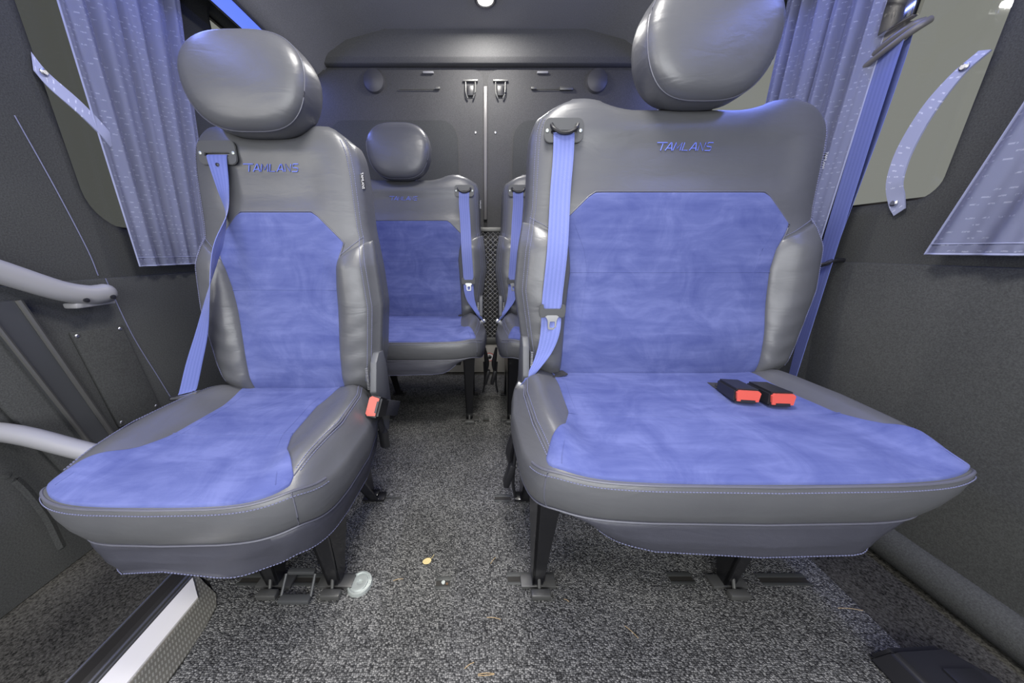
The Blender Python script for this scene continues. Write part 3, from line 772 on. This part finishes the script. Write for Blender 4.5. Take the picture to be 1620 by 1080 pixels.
    # buckles
    def buckle_at(loc_, rot, nm='buckle'):
        b = bmesh.new(); prism(b, [(-.020, -.026, -.002), (.020, -.026, -.002), (.018, .030, .000), (-.018, .030, .000)], (0, 0, .020))
        bmesh.ops.bevel(b, geom=b.edges[:], offset=.003, segments=2, affect='EDGES')
        mt = Matrix.Translation(loc_) @ rot @ Matrix.Scale(1.3, 4) @ Matrix.Scale(1.25, 4, (0, 0, 1))
        bmesh.ops.transform(b, matrix=mt, verts=b.verts[:]); bo = obj(nm, b, 'black', root)
        b = bmesh.new(); plate([(-.0165, .0015), (.0165, .0015), (.0185, .0135), (.0145, .0165), (-.0145, .0165), (-.0185, .0135)], [], lambda a, c, t: Vector((a, -.0245-t, c)), .0035, b)
        bmesh.ops.transform(b, matrix=mt, verts=b.verts[:]); rb = obj('release_button', b, 'red', bo, sharp=20); rb['label'] = 'red release button'
        b = bmesh.new(); box(b, (0, -.0281, .0022), (.022, .0012, .0032)); bmesh.ops.transform(b, matrix=mt, verts=b.verts[:]); obj('buckle_slot', b, 'black', bo, smooth=False)
        b = bmesh.new(); box(b, (0, .070, .004), (.034, .110, .003), .001); box(b, (0, .034, .008), (.034, .008, .008), .003); bmesh.ops.transform(b, matrix=mt, verts=b.verts[:]); obj('buckle_webbing', b, 'webblack', bo)
    if double:
        bx = -guide*.150
        buckle_at(Vector((bx-guide*0-.044, -.165, .474+Z)), Matrix.Rotation(radians(-8), 4, 'Z') @ Matrix.Rotation(radians(-7), 4, 'X'))
        buckle_at(Vector((bx+.016, -.180, .474+Z)), Matrix.Rotation(radians(-4), 4, 'Z') @ Matrix.Rotation(radians(-7), 4, 'X'))
    else:
        buckle_at(Vector((aisle*(Wc(-.05)+.022), -.100, .455+Z)), Matrix.Rotation(radians(-30), 4, 'X') @ Matrix.Rotation(radians(aisle*-80), 4, 'Y'))
        b = bmesh.new(); tube(b, [(aisle*(Wc(-.05)-.004), -.045, .30+Z), (aisle*(Wc(-.05)+.0), -.062, .36+Z), (aisle*(Wc(-.05)), -.08, .41+Z)], .014, 10, smooth=4, sx=.5); obj('buckle_stalk', b, 'black', root)
        # folding foot bar
        b = bmesh.new()
        for s in (-1, 1): tube(b, [(.07+s*.035, -.255, .045), (.07+s*.035, -.285, .012)], .0035, 8)
        box(b, (.07, -.290, .010), (.074, .018, .012), .003); box(b, (.07, -.250, .045), (.066, .012, .010), .002)
        obj('foot_bar', b, 'greyplastic', root)
    return root

SEAT_Y = 0.80
make_seat(False, 1, -1, 'single grey leather and blue suede seat at the left wall, nearest the camera', (-0.52, SEAT_Y, 0), -0.045, hr=(.137, .096, 1.192), legs=(0.0, 0.15))
make_seat(True, -1, -1, 'wide grey and blue front-row seat at the right, two red-button buckles on it', (0.475, SEAT_Y, 0), 0.0, legs=(-0.345, 0.125))
make_seat(True, 1, 1, 'wide blue and grey seat in the back row, behind the single left seat', (-0.392, SEAT_Y+.76, 0), 0.0, legs=(-0.10, 0.315), detail=True)
make_seat(True, -1, -1, 'back-row seat right of the aisle, mostly hidden behind the front right seat', (0.446, SEAT_Y+.76, 0), 0.0, legs=(-0.325, 0.10), detail=True)
# ------------------------------------------------------------------ room shell
RY, CZ, FY = 1.95, 1.85, -1.05
b = bmesh.new(); box(b, (0.0, (FY+RY)/2, -.02), (2.40, RY-FY+.1, .034)); struct('floor_base', b, 'step_carpet', smooth=False); bpy.data.objects['floor_base'].name = 'floor'
cp = [(-0.61, FY+.02), (-0.61, .40), (-0.622, .47), (-0.64, .515), (-0.70, .56), (-.80, .585), (-.86, .60), (-.95, .72), (-1.0, .80), (-1.0, RY-.08), (1.0, RY-.08), (.93, .80), (.875, .64), (.872, .42), (.872, FY+.02)]
fc = plate(cp, [], lambda a, c, t: Vector((a, c, -.003+t)), .006)
obj('carpet', fc, 'carpet', smooth=False); tag(bpy.data.objects['carpet'], 'grey ribbed loop carpet laid over the cabin floor', 'carpet')
def walls(sd, openings, name):
    X = 1.10*sd
    f = lambda a, c, t: Vector((X+sd*t, a, c))
    r = .030
    holes = [rrect(y0-r, z0-r, y1+r, z1+r, rad+r, 8) for (y0, z0, y1, z1, rad) in openings]
    bm = plate([(FY, 0.0), (RY+.03, 0.0), (RY+.03, 1.86), (FY, 1.86)], holes, f, .004)
    o = struct(name, bm, 'lining', smooth=False)
    for y0, z0, y1, z1, rad in openings:
        q = bmesh.new(); loops = []
        for k in range(8):
            a = pi/2*min(k, 6)/6; off = r*(1-sin(a)); dpt = r*(1-cos(a)) if k < 7 else .06
            if k == 7: off = 0
            loops.append([q.verts.new(f(a_, c_, dpt)) for a_, c_ in rrect(y0-off, z0-off, y1+off, z1+off, rad+off, 8)])
        for A, B in zip(loops, loops[1:]):
            for i in range(len(A)): q.faces.new((A[i], A[(i+1) % len(A)], B[(i+1) % len(A)], B[i]))
        obj('window_reveal', q, 'lining', o, sharp=60)
    return o
wins_R = [(-.62, .90, .62, 1.62, .09), (.825, .925, 1.11, 1.62, .045), (1.30, .925, 1.84, 1.62, .08)]
wins_L = [(.925, .86, 1.30, 1.64, .10), (1.55, .92, 1.86, 1.735, .05)]
wl = walls(-1, wins_L, 'wall_left'); wr = walls(1, wins_R, 'wall_right')
n_ = 1
for sd, ws, gl in ((-1, wins_L, 'glass_dark'), (1, wins_R, 'glass')):
    for i, (y0, z0, y1, z1, rad) in enumerate(ws):
        fr = plate(rrect(y0-.02, z0-.02, y1+.02, z1+.02, rad+.01, 6), [rrect(y0+.008, z0+.008, y1-.008, z1-.008, max(.01, rad-.01), 6)], lambda a, c, t: Vector((sd*(1.15+t), a, c)), .012)
        fo = struct('window_%d' % n_, fr, 'rubber', smooth=False)
        pb = plate(rrect(y0-.015, z0-.015, y1+.015, z1+.015, rad, 6), [], lambda a, c, t: Vector((sd*(1.153+t), a, c)), .004)
        obj('window_pane', pb, gl if not (sd < 0 and i == 1) else 'glass', fo, smooth=False); n_ += 1
# lower wall mouldings
def lowpanel(sd, poly, x0, x1, name, m='lining', bev=.006):
    bm = prismb([(sd*x0, a, c) for a, c in poly], (sd*(x1-x0), 0, 0), bev); return obj(name, bm, m)
o = lowpanel(1, [(-1.0, .02), (RY, .02), (RY, .765), (-1.0, .765)], 1.098, 1.086, 'wall_right_lower'); o.parent = wr; o.name = 'lower_lining'
o = lowpanel(-1, [(.70, -.0), (RY, -.0), (RY, .722), (.56, .722)], 1.098, 1.082, 'lower_lining'); o.parent = wl
# rounded skirting along the right
b = bmesh.new(); tube(b, [(1.085, -1.0, .045), (1.085, RY, .045)], .045, 20, sx=.8); struct('baseboard_right', b, 'lining')
# round pressed swages in the lower lining
def arc(sd, y0, z0, pts, par, name='pressed_swage', m='lining', r=.006):
    bm = tubeb([(sd*(1.0925 if r < .008 else 1.1085), a, c) for a, c in pts], r, 8, smooth=6); return obj(name, bm, m, par)
arc(1, 0, 0, [(.99, .60), (.93, .585), (.88, .545), (.872, .50), (.90, .43), (.98, .345)], wr)
arc(-1, 0, 0, [(1.09, .56), (1.04, .54), (1.00, .50), (1.01, .455), (1.08, .42)], wl)
arc(1, 0, 0, [(.60, .47), (.565, .43), (.56, .30), (.57, .19), (.60, .15)], wr, r=.010)
arc(-1, 0, 0, [(.52, .35), (.58, .30), (.60, .18), (.60, .06)], wl, r=.012)
# sewn seam in the left lining
b = bmesh.new(); tube(b, [(-1.0985, .83, 1.10), (-1.0985, .855, .95), (-1.0985, .875, .80), (-1.0985, .878, .73)], .0012, 6, smooth=5)
tube(b, [(-1.081, .878, .722), (-1.081, .895, .55), (-1.081, .925, .40), (-1.081, .945, .30)], .0012, 6, smooth=5); obj('lining_seam', b, 'thread', wl)
# ceiling with coves and led housings
b = bmesh.new()
hp = [(1.11, 1.76), (1.065, 1.735), (1.03, 1.69), (.995, 1.669), (.905, 1.671), (.86, 1.70), (.80, 1.76), (.70, 1.81), (.5, CZ)]
pr = [(-1.11, 1.86)]+[(-x, z) for x, z in hp]+[(x, z) for x, z in hp[::-1]]+[(1.11, 1.86), (1.11, 1.90), (-1.11, 1.90)]
prism(b, [(x, FY, z) for x, z in pr], (0, RY-FY+.03, 0)); struct('ceiling', b, 'ceiling', sharp=50)
for sd, lab in ((-1, 'long blue glowing light strip along the left edge of the roof'), (1, 'long blue glowing light strip along the right edge of the roof')):
    L = thing('led_strip', lab, 'light strip', (sd*.95, FY+.05, 1.661), 0, 'blue light strips at the roof edges')
    b = bmesh.new(); n = Vector((-sd*.12, 0, -.99)); q = [Vector((sd*.041, 0, 0)), Vector((-sd*.041, 0, .001))]
    b = prismb([q[0]-n*.008, q[0]+n*.002, (q[0]+q[1])/2+n*.008, q[1]+n*.002, q[1]-n*.008], (0, 2.85, 0)); obj('diffuser', b, 'led', L)
    b = bmesh.new()
    for e, s in ((q[0], 1), (q[1], -1)):
        tube(b, [e-n*.001+Vector((0, 0, 0)), e-n*.001+Vector((0, 2.87, 0))], .006, 8)
    obj('edge_trim', b, 'housing', L)
# ceiling lamp at the back
L = thing('ceiling_lamp', 'small round bright white lamp on the ceiling near the rear doors', 'lamp', (0, 1.70, CZ))
obj('lamp_rim', latheb([(.030, 0), (.048, 0), (.048, -.006), (.040, -.010), (.034, -.008), (.030, 0)], (0, 0, 0)), 'housing', L)
obj('lamp_lens', latheb([(0, -.001), (.032, -.001), (.030, -.008), (.015, -.012), (0, -.013)], (0, 0, 0)), 'lamp', L)
# ------------------------------------------------------------------ rear doors
b = bmesh.new(); box(b, (0, RY+.03, .93), (2.24, .05, 1.9)); struct('wall_back', b, 'door_lining', smooth=False)
b = prismb([(-1.08, RY, 1.86), (-1.08, RY-.06, 1.86), (-1.08, RY-.045, 1.745), (-1.08, RY-.03, 1.725), (-1.08, RY, 1.72)], (2.16, 0, 0), .003); struct('trim_1', b, 'header')
for sd, nm in ((-1, 'door_1'), (1, 'door_2')):
    f = lambda a, c, t: Vector((sd*a, RY+.004-t, c))
    D = struct(nm, plate(rrect(.012, .21, .98, 1.705, .05), [], f, .014), 'door_lining', smooth=False)
    obj('raised_panel', plate(rrect(.155, .86, .86, 1.475, .09, 8), [], lambda a, c, t: Vector((sd*a, RY-.010-t, c)), .010), 'lining', D, smooth=False)
    b = bmesh.new(); box(b, (sd*.08, RY-.016, 1.655), (.080, .012, .008), .002)
    for s in (-1, 1): tube(b, [(sd*.08+s*.026, RY-.016, 1.650), (sd*.08+s*.024, RY-.024, 1.60), (sd*.08+s*.014, RY-.020, 1.575)], .004, 8, smooth=3)
    obj('latch', b, 'dull', D)
    b = bmesh.new(); box(b, (sd*.08, RY-.016, 1.61), (.034, .012, .045), .003); obj('latch_body', b, 'black', D)
    b = bmesh.new(); tube(b, [(sd*.25, RY-.018, 1.618), (sd*.46, RY-.018, 1.618)], .0022, 6); box(b, (sd*.255, RY-.018, 1.622), (.026, .010, .010), .002); box(b, (sd*.43, RY-.018, 1.620), (.070, .012, .016), .003) if sd > 0 else None
    obj('latch_rod', b, 'dull', D)
    b = bmesh.new(); lathe(b, [(0, -.030), (.03, -.028), (.052, -.016), (.058, 0)], (sd*.59, RY-.008, 1.655), 'Y', 24); obj('speaker_cap', b, 'housing', D)
    b = bmesh.new(); box(b, (sd*.30, RY-.016, 1.690), (.058, .016, .010), .004); obj('map_light', b, 'handle', D)
    b = bmesh.new(); lathe(b, [(0, -.004), (.005, -.003), (.006, 0)], (sd*.055, RY-.010, 1.42), 'Y', 12); obj('screw', b, 'steel', D)
b = bmesh.new(); box(b, (0, RY-.014, 1.30), (.020, .016, .66), .004); struct('trim_2', b, 'ringplastic')
# luggage guard mesh
G = thing('wire_mesh_guard', 'dark expanded metal mesh guard between the two back seats', 'guard', (0.03, RY-.035, 0))
b = bmesh.new(); box(b, (0, 0, .915), (.30, .014, .024), .003); box(b, (0, 0, .225), (.30, .014, .05), .003)
for s in (-1, 1): box(b, (s*.145, 0, .57), (.014, .014, .70), .003)
obj('guard_frame', b, 'dull', G)
b = bmesh.new(); cw, ch = .030, .030
nx, nz = 9, 23
for j in range(nz):
    for i in range(nx):
        x0 = -.135+i*cw; z0_ = .245+j*ch*.97
        c = (x0+cw/2, z0_+ch/2)
        pts = [(x0, z0_+ch/2), (x0+cw*.35, z0_+ch*.9), (x0+cw*.65, z0_+ch*.9), (x0+cw, z0_+ch/2)]
        tube(b, [(x, 0, z) for x, z in pts], .0016, 4); tube(b, [(x, 0, 2*(z0_+ch/2)-z) for x, z in pts], .0016, 4)
obj('mesh_grille', b, 'grate', G, smooth=False)
b = bmesh.new(); box(b, (.03, RY-.030, .105), (1.3, .02, .20), .003); struct('trim_3', b, 'cream')
S = thing('warning_sticker', 'small round sticker, red ring round a black hand, low on the cream rear panel', 'sticker', (.028, RY-.0405, .115))
q = bmesh.new(); 
fm = lambda a, c, t: Vector((a, -t, c))
ring = [(.030*cos(2*pi*k/32), .030*sin(2*pi*k/32)) for k in range(32)]; rin = [(.025*cos(2*pi*k/32), .025*sin(2*pi*k/32)) for k in range(32)]
obj('sticker_ring', plate(ring, [rin], fm, .0008), 'red', S, smooth=False)
obj('sticker_face', plate(rin, [], fm, .0004), 'white', S, smooth=False)
b = plate(rrect(-.009, -.014, .009, .004, .004, 3), [], lambda a, c, t: Vector((a, -.0005-t, c)), .0004)
for k in range(4): plate(rrect(-.009+k*.0046, .002, -.0052+k*.0046, .016-abs(k-1.4)*.003, .0015, 3), [], lambda a, c, t: Vector((a, -.0005-t, c)), .0004, b)
plate(rrect(.008, -.006, .014, .006, .002, 3), [], lambda a, c, t: Vector((a, -.0005-t, c)), .0004, b)
obj('sticker_hand', b, 'black', S, smooth=False)
# ------------------------------------------------------------------ curtains and their tie straps
def curtain(sd, ya0, ya1, yb0, yb1, zb, zt_, folds, amp, label, x=1.045, ph=0.0, fullness=1.5, slant=0.0):
    """ya0..ya1 = y range at the top, yb0..yb1 at the bottom"""
    b = bmesh.new(); NU, NV = 150, 46
    H = zt_-zb
    def f(u, v):
        z = zb+H*v+(slant*(u-.5)*(1-v))
        uu = u+0.018*sin(2*pi*(folds*u*0.5+ph)+v*1.2)
        y0 = yb0+(ya0-yb0)*v; y1 = yb1+(ya1-yb1)*v; y = y0+(y1-y0)*uu
        a = amp*(.55+.45*v)
        xx = sd*(x+a*sin(2*pi*folds*u+ph+.6*sin(v*2.2))+.35*a*sin(2*pi*folds*2.3*u+1.7+v*1.5))
        return Vector((xx, y+.2*a*cos(2*pi*folds*u), z+(0.0015*sin(60*u) if v == 0 else 0)))
    Wd = abs(ya1-ya0)*fullness
    grid(b, f, NU, NV, uvf=lambda u, v: (u*Wd, v*H))
    bmesh.ops.solidify(b, geom=b.faces[:], thickness=.0014)
    C_ = obj('curtain', b, 'curtain', None, sharp=80); tag(C_, label, 'curtain', 'patterned lavender window curtains')
    hb = bmesh.new(); tube(hb, [f(u/60, .028)+Vector((-sd*.0016, 0, 0)) for u in range(61)], .0011, 5); tube(hb, [f(u/60, 0.001) for u in range(61)], .0022, 6); obj('hem', hb, 'curtain', C_)
    hb = bmesh.new()
    for u in (0.002, 0.998): tube(hb, [f(u, v/40) for v in range(41)], .0022, 6)
    obj('side_hem', hb, 'curtain', C_)
    return C_
curtain(-1, .952, 1.34, .945, 1.21, .752, 1.66, 5, .013, 'lavender patterned curtain hanging full length at the left window')
curtain(1, 1.000, 1.36, 1.012, 1.36, .80, 1.66, 6, .015, 'gathered lavender curtain hanging behind the shoulder belt at the right window', ph=1.0, fullness=2.0, x=1.052)
curtain(1, .35, .60, .45, .745, .79, 1.60, 4, .012, 'lower corner of a lavender curtain at the far right edge', x=1.04, ph=.4)
def tie(sd, keys, label, buttons):
    root = thing('curtain_tie', label, 'tie strap', (0, 0, 0), 0, 'curtain tie straps at the window edges')
    ribbon(keys, 10, .004, 'curtain', 'strap', root, .04)
    for p in buttons: obj('snap_button', latheb([(0, -sd*.004), (.005, -sd*.004), (.008, -sd*.0015), (.008, 0)], p, 'X', 16), 'steel', root)
tie(1, [((1.088, .815, 1.215), (0, .010, .004)), ((1.075, .838, 1.180), (0, .012, .004)), ((1.07, .864, 1.12), (0, .014, .010)), ((1.07, .882, 1.04), (0, .017, .008)), ((1.07, .880, .97), (0, .017, .002)), ((1.08, .870, .925), (0, .013, -.010)), ((1.089, .862, .895), (0, .009, -.008))],
    'lavender tie strap buttoned to the lining beside the right window', [(1.072, .828, 1.192), (1.078, .872, .918)])
tie(-1, [((-1.092, .895, 1.235), (0, .004, .020)), ((-1.08, .905, 1.200), (0, .004, .018)), ((-1.06, .935, 1.155), (0, .006, .017)), ((-1.05, .965, 1.110), (0, .008, .014)), ((-1.052, .980, 1.085), (0, .009, .010))],
    'short lavender tie strap crossing the gap beside the left curtain', [(-1.079, .900, 1.215)])
# ------------------------------------------------------------------ wall mounted belt at the right window
def anchor_post():
    b = bmesh.new(); box(b, (1.094, 1.175, 1.26), (.03, .20, .72), .01); o = obj('window_pillar', b, 'lining', wr); return o
BR = thing('shoulder_belt', 'blue shoulder belt hanging from a grey ring at the right window, behind the wide seat', 'seat belt', (1.09, 1.02, 1.35))
def L_(p): return (p[0]-1.09, p[1]-1.02, p[2]-1.35)
ribbon([(L_((1.070, .988, 1.318)), (.004, .031, -.010)), (L_((1.062, .984, 1.296)), (.006, .031, -.008)), (L_((1.058, .980, 1.10)), (.008, .031, 0)), (L_((1.056, .976, .78)), (.008, .030, 0)), (L_((1.045, .960, .55)), (.012, .028, 0)), (L_((1.03, .940, .36)), (.016, .026, 0)), (L_((1.03, .935, .25)), (.018, .024, 0))], 10, .0014, 'web', 'belt_webbing', BR)
ribbon([(L_((1.082, .985, 1.312)), (.004, .028, -.008)), (L_((1.080, .978, 1.26)), (.006, .026, -.004)), (L_((1.078, .976, 1.10)), (.008, .024, 0)), (L_((1.070, .984, .80)), (.008, .024, 0)), (L_((1.060, .972, .62)), (.008, .022, 0))], 8, .0014, 'web', 'belt_webbing', BR)
b = bmesh.new(); tube(b, [L_(p) for p in [(1.078, 1.045, 1.300), (1.070, 1.032, 1.307), (1.066, .992, 1.322), (1.068, .955, 1.334), (1.080, .940, 1.338)]], [.010, .010, .012, .011, .008], 12, smooth=5, sx=1.2)
rg = obj('guide_ring', b, 'ringplastic', BR)
b = bmesh.new(); tube(b, [L_(p) for p in [(1.080, 1.045, 1.290), (1.060, 1.036, 1.286), (1.054, .998, 1.299), (1.056, .962, 1.313), (1.066, .938, 1.326), (1.082, .932, 1.336)]], [.008, .008, .007, .008, .009, .008], 12, smooth=5)
obj('guide_lip', b, 'ringplastic', rg)
b = bmesh.new(); prism(b, [L_(p) for p in [(1.064, 1.028, 1.325), (1.064, .972, 1.345), (1.064, .975, 1.42), (1.064, 1.040, 1.40)]], (.012, 0, 0)); obj('belt_bracket', b, 'ringplastic', BR, smooth=False)
b = prismb([L_(p) for p in [(1.048, 1.016, 1.345), (1.048, .946, 1.353), (1.048, .940, 1.60), (1.048, 1.030, 1.60)]], (.022, 0, 0), .004); b2_ = bmesh.new(); prism(b2_, [L_(p) for p in [(1.062, 1.040, 1.292), (1.058, .998, 1.306), (1.060, .948, 1.326), (1.070, .944, 1.340), (1.070, .965, 1.352), (1.070, 1.0, 1.358), (1.072, 1.034, 1.335)]], (.008, 0, 0)); obj('ring_plate', b2_, 'ringplastic', rg, smooth=False)
cvr = obj('bolt_cover', b, 'chrome', BR)
b = bmesh.new(); tube(b, [L_(p) for p in [(1.088, .955, .770), (1.050, .950, .768), (1.040, .965, .755), (1.040, 1.02, .750), (1.088, 1.03, .748)]], .0065, 8, smooth=3); obj('belt_keeper', b, 'black', BR)
# ------------------------------------------------------------------ grab handle, rail, tube, access panel on the left
H = thing('grab_handle', 'thick light grey plastic grab handle on the left wall', 'handle', (-1.06, .80, .70))
def H_(p): return (p[0]+1.06, p[1]-.80, p[2]-.70)
b = bmesh.new(); tube(b, [H_(p) for p in [(-1.06, .52, .850), (-1.055, .60, .800), (-1.05, .675, .752), (-1.04, .745, .705), (-1.035, .79, .688), (-1.035, .815, .686), (-1.037, .835, .688), (-1.045, .846, .690)]], [.026, .026, .0255, .025, .025, .025, .024, .016], 16, smooth=5, sx=.8)
hbar = obj('handle_bar', b, 'handle', H)
b = bmesh.new()
box(b, H_((-1.048, .800, .664)), (.036, .085, .014), .004); obj('mount_foot', b, 'handle', hbar)
b = bmesh.new()
for yy in (.768, .826): lathe(b, [(0, .0), (.005, .0), (.006, .005), (.0, .006)], H_((-1.0165, yy, .677)), 'X', 10)
islands('screw', b, 'black', hbar)
R_ = thing('door_rail', 'slanted dark metal door frame rail on the left wall below the grab handle', 'rail', (-1.08, .70, .0))
b = bmesh.new(); prism(b, [(-.01, .10, 0), (-.01, .055, 0), (-.01, -.065, .69), (-.01, -.01, .69)], (.022, 0, 0)); obj('rail_face', b, 'doormetal', R_, smooth=False)
b = bmesh.new(); tube(b, [(.014, .10, 0), (.014, -.01, .69)], .006, 8); tube(b, [(.014, .055, 0), (.014, -.065, .69)], .005, 8); obj('rail_edge', b, 'dull', R_)
T_ = thing('handrail', 'round light grey handrail tube beside the step, ending behind the left cushion', 'handrail', (-.95, .60, .36))
b = bmesh.new(); tube(b, [(-.20, -.03, .075), (-.10, -.01, .045), (0, 0, .0), (.10, .01, -.045), (.18, .015, -.085)], .020, 16, smooth=4); obj('rail_tube', b, 'handle', T_)
b = bmesh.new(); lathe(b, [(0, -.012), (.030, -.012), (.030, .004), (.021, .010), (0, .010)], (-.185, -.028, .071), 'X', 20); obj('end_flange', b, 'handle', T_)
P_ = thing('access_panel', 'rectangular carpeted access panel with four screws on the left wall', 'panel', (-1.082, .83, .45))
pl = [(-.072, .145), (.042, .138), (.068, -.150), (-.050, -.150)]
b = prismb([(0, a, c) for a, c in pl], (.008, 0, 0), .0025); obj('panel_board', b, 'lining', P_)
for a, c in ((-.062, .133), (.034, .128), (.056, -.137), (-.042, -.137)):
    obj('screw', latheb([(0, .0105), (.003, .0105), (.005, .009), (.005, .008)], (0, a, c), 'X', 12), 'steel', P_)
# ------------------------------------------------------------------ step edge at the left
b = bmesh.new(); prism(b, [(-.800, FY+.03, .0), (-.762, FY+.03, .0), (-.762, FY+.03, .006), (-.770, FY+.03, .012), (-.800, FY+.03, .005)], (0, 1.60, 0)); o = obj('step_seal', b, 'rubber', smooth=False); tag(o, 'black rubber channel along the step edge at bottom left', 'seal')
b = bmesh.new()
tube(b, [(-.803, FY+.03, .006), (-.803, .58, .006)], .0035, 8)
tube(b, [(-.755, FY+.03, .008), (-.755, .57, .008)], .005, 8); tube(b, [(-.745, FY+.03, .007), (-.745, .565, .007)], .004, 8); o = obj('sill_moulding', b, 'dull'); tag(o, 'narrow ribbed metal moulding beside the white sill strip', 'moulding')
b = bmesh.new(); prism(b, [(-.738, FY+.03, .004), (-.684, FY+.03, .004), (-.684, .515, .004), (-.738, .560, .004)], (0, 0, .006)); o = obj('sill_strip', b, 'white', smooth=False); tag(o, 'plain white strip on the step sill at bottom left', 'strip')
tp = [(-.739, .555), (-.69, .505), (-.69, .50), (-.683, .50), (-.683, FY+.03), (-.612, FY+.03), (-.612, .40), (-.617, .46), (-.628, .50), (-.65, .525), (-.70, .55), (-.79, .60), (-.80, .60), (-.80, .585)]
b = plate(tp, [], lambda a, c, t: Vector((a, c, .002+t)), .004); o = obj('tread_plate', b, 'tread', smooth=False); tag(o, 'patterned aluminium tread plate between the white strip and the carpet', 'tread plate')
# ------------------------------------------------------------------ floor fittings
def slot(x0, x1, y, label, screw=True, d=.030, ms='slotmetal'):
    r = thing('floor_rail_slot', label, 'floor fitting', ((x0+x1)/2, y, .003), 0, 'metal seat rail slots in the carpet'); w_ = (x1-x0)
    b = bmesh.new(); box(b, (0, d*.32, .0010), (w_, d*.36, .002), .0004); box(b, (0, -d*.40, .0010), (w_, d*.24, .002), .0004); obj('slot_frame', b, ms, r)
    b = bmesh.new(); box(b, (0, -.002, .0004), (w_*.98, d*.46, .0008)); obj('slot_bed', b, 'rubber', r, smooth=False)
    if screw:
        obj('rail_screw', latheb([(0, .001), (.0045, .001), (.0045, .0035), (.002, .0035), (.0015, .002), (0, .002)], (w_*.02, -.001, 0), 'Z', 14), 'zinc', r)
        b = bmesh.new(); lathe(b, [(0, .001), (.003, .001), (.003, .002), (0, .002)], (w_*.28, -.003, 0), 'Z', 10); obj('rust_spot', b, 'rust', r)
    return r
slot(-.124, -.088, .552, 'small metal slot with a screw, alone in the middle of the aisle carpet')
slot(.465, .525, .563, 'metal slot with dark opening left of the centre foot of the wide seat', False)
slot(.690, .812, .560, 'long empty metal slot right of the wide seat foot', False)
slot(.055, .175, .562, 'metal slot under the aisle leg of the wide front seat', False)
slot(-.62, -.33, .560, 'dark metal slot under the feet of the single left seat', False)
slot(.030, .085, .822, 'metal slot under the rear aisle leg of the wide front seat', False)
slot(-.40, -.285, .822, 'thin metal slot beside the rear foot of the single left seat', False, .012)
slot(-.012, .018, 1.305, 'tiny metal slot in the aisle between the two back seats', False)
D_ = obj('floor_cap', latheb([(0, .0055), (.006, .0055), (.007, .008), (.016, .009), (.019, .0085), (.0205, .006), (.023, .0055), (.0245, .008), (.028, .0075), (.0295, .003), (.030, .0)], (0, 0, .003), 'Z', 48), 'zinc'); D_.location = (-.312, .548, 0); D_.name = 'metal_disc'
tag(D_, 'round shiny metal cap on the carpet beside the left seat foot', 'cap')
b = bmesh.new(); lf = []
for k in range(20):
    a = 2*pi*k/20; lf.append((.0115*cos(a)*(1-.12*cos(a)), .0085*sin(a)))
plate(lf, [], lambda a, c, t: Vector((a, c, .0045+t+25*(a*a+c*c)*.3)), .0006, b); tube(b, [(.008, .001, .005), (.016, .006, .007), (.020, .009, .008)], .0006, 5)
o = obj('leaf', b, 'leaf'); o.location = (-.155, .606, 0); o.rotation_euler = (0, 0, .35); tag(o, 'small dry yellow leaf lying on the aisle carpet', 'leaf')
def F(px, py):
    a = (px-768)/480; bb = -(py-540)/480; p = atan(145/480); dy = cos(p)+bb*sin(p); dz_ = -sin(p)+bb*cos(p); t = -.797/dz_; return (a*t, dy*t)
tw = [((600, 1062), (628, 1048), 'short pine needle near the bottom of the aisle, left of the pair'), ((756, 1067), (782, 1066), 'pair of pine needles at the bottom centre of the carpet'), ((770, 977), (792, 980), 'curved brown needle in front of the wide seat aisle leg'), ((622, 919), (638, 916), 'tiny light straw between the round cap and the screw slot'), ((735, 1058), (750, 1048), 'single straw just above the pair of needles'), ((892, 948), (900, 952), 'tiny yellow crumb of straw before the aisle leg'), ((988, 990), (1010, 1010), 'thin pale straw on the carpet below the wide seat'), ((776, 892), (784, 882), 'faint thin straw in the aisle right of the leaf'), ((1325, 962), (1365, 966), 'thin straw on the right part of the carpet')]
for (a_, c_, lab) in tw:
    if lab.startswith('short pine'): continue
    A, B = F(*a_), F(*c_); m_ = ((A[0]+B[0])/2, (A[1]+B[1])/2)
    b = bmesh.new(); tube(b, [(A[0]-m_[0], A[1]-m_[1], .0045), (0, .001, .0055), (B[0]-m_[0], B[1]-m_[1], .0045)], .0006, 5, smooth=4)
    if 'pair' in lab and lab.startswith('pair'): tube(b, [(A[0]-m_[0], A[1]-m_[1]-.002, .0045), (0, -.0025, .0055), (B[0]-m_[0], B[1]-m_[1]-.001, .0045)], .0006, 5, smooth=4)
    o = obj('pine_needle', b, 'twig'); o.location = (m_[0], m_[1], 0); tag(o, lab, 'straw', 'bits of straw on the carpet')
# black plastic foot at the bottom right
K = thing('floor_bracket_cover', 'black plastic cover on the carpet at the bottom right corner', 'cover', (.86, .22, .003))
b = bmesh.new(); prism(b, [(-.085, -.25, 0), (.11, -.25, 0), (.11, .14, 0), (.055, .195, 0), (-.085, .190, 0)], (0, 0, .048))
for v in b.verts:
    if v.co.z > .01: v.co.x = v.co.x*.78; v.co.y -= .012 if v.co.y > 0 else 0
bmesh.ops.bevel(b, geom=b.edges[:], offset=.008, segments=3, affect='EDGES'); ck = obj('cover_shell', b, 'black', K)
b = bmesh.new(); box(b, (.02, .08, .050), (.06, .13, .006), .002); obj('cover_lid', b, 'black', K)
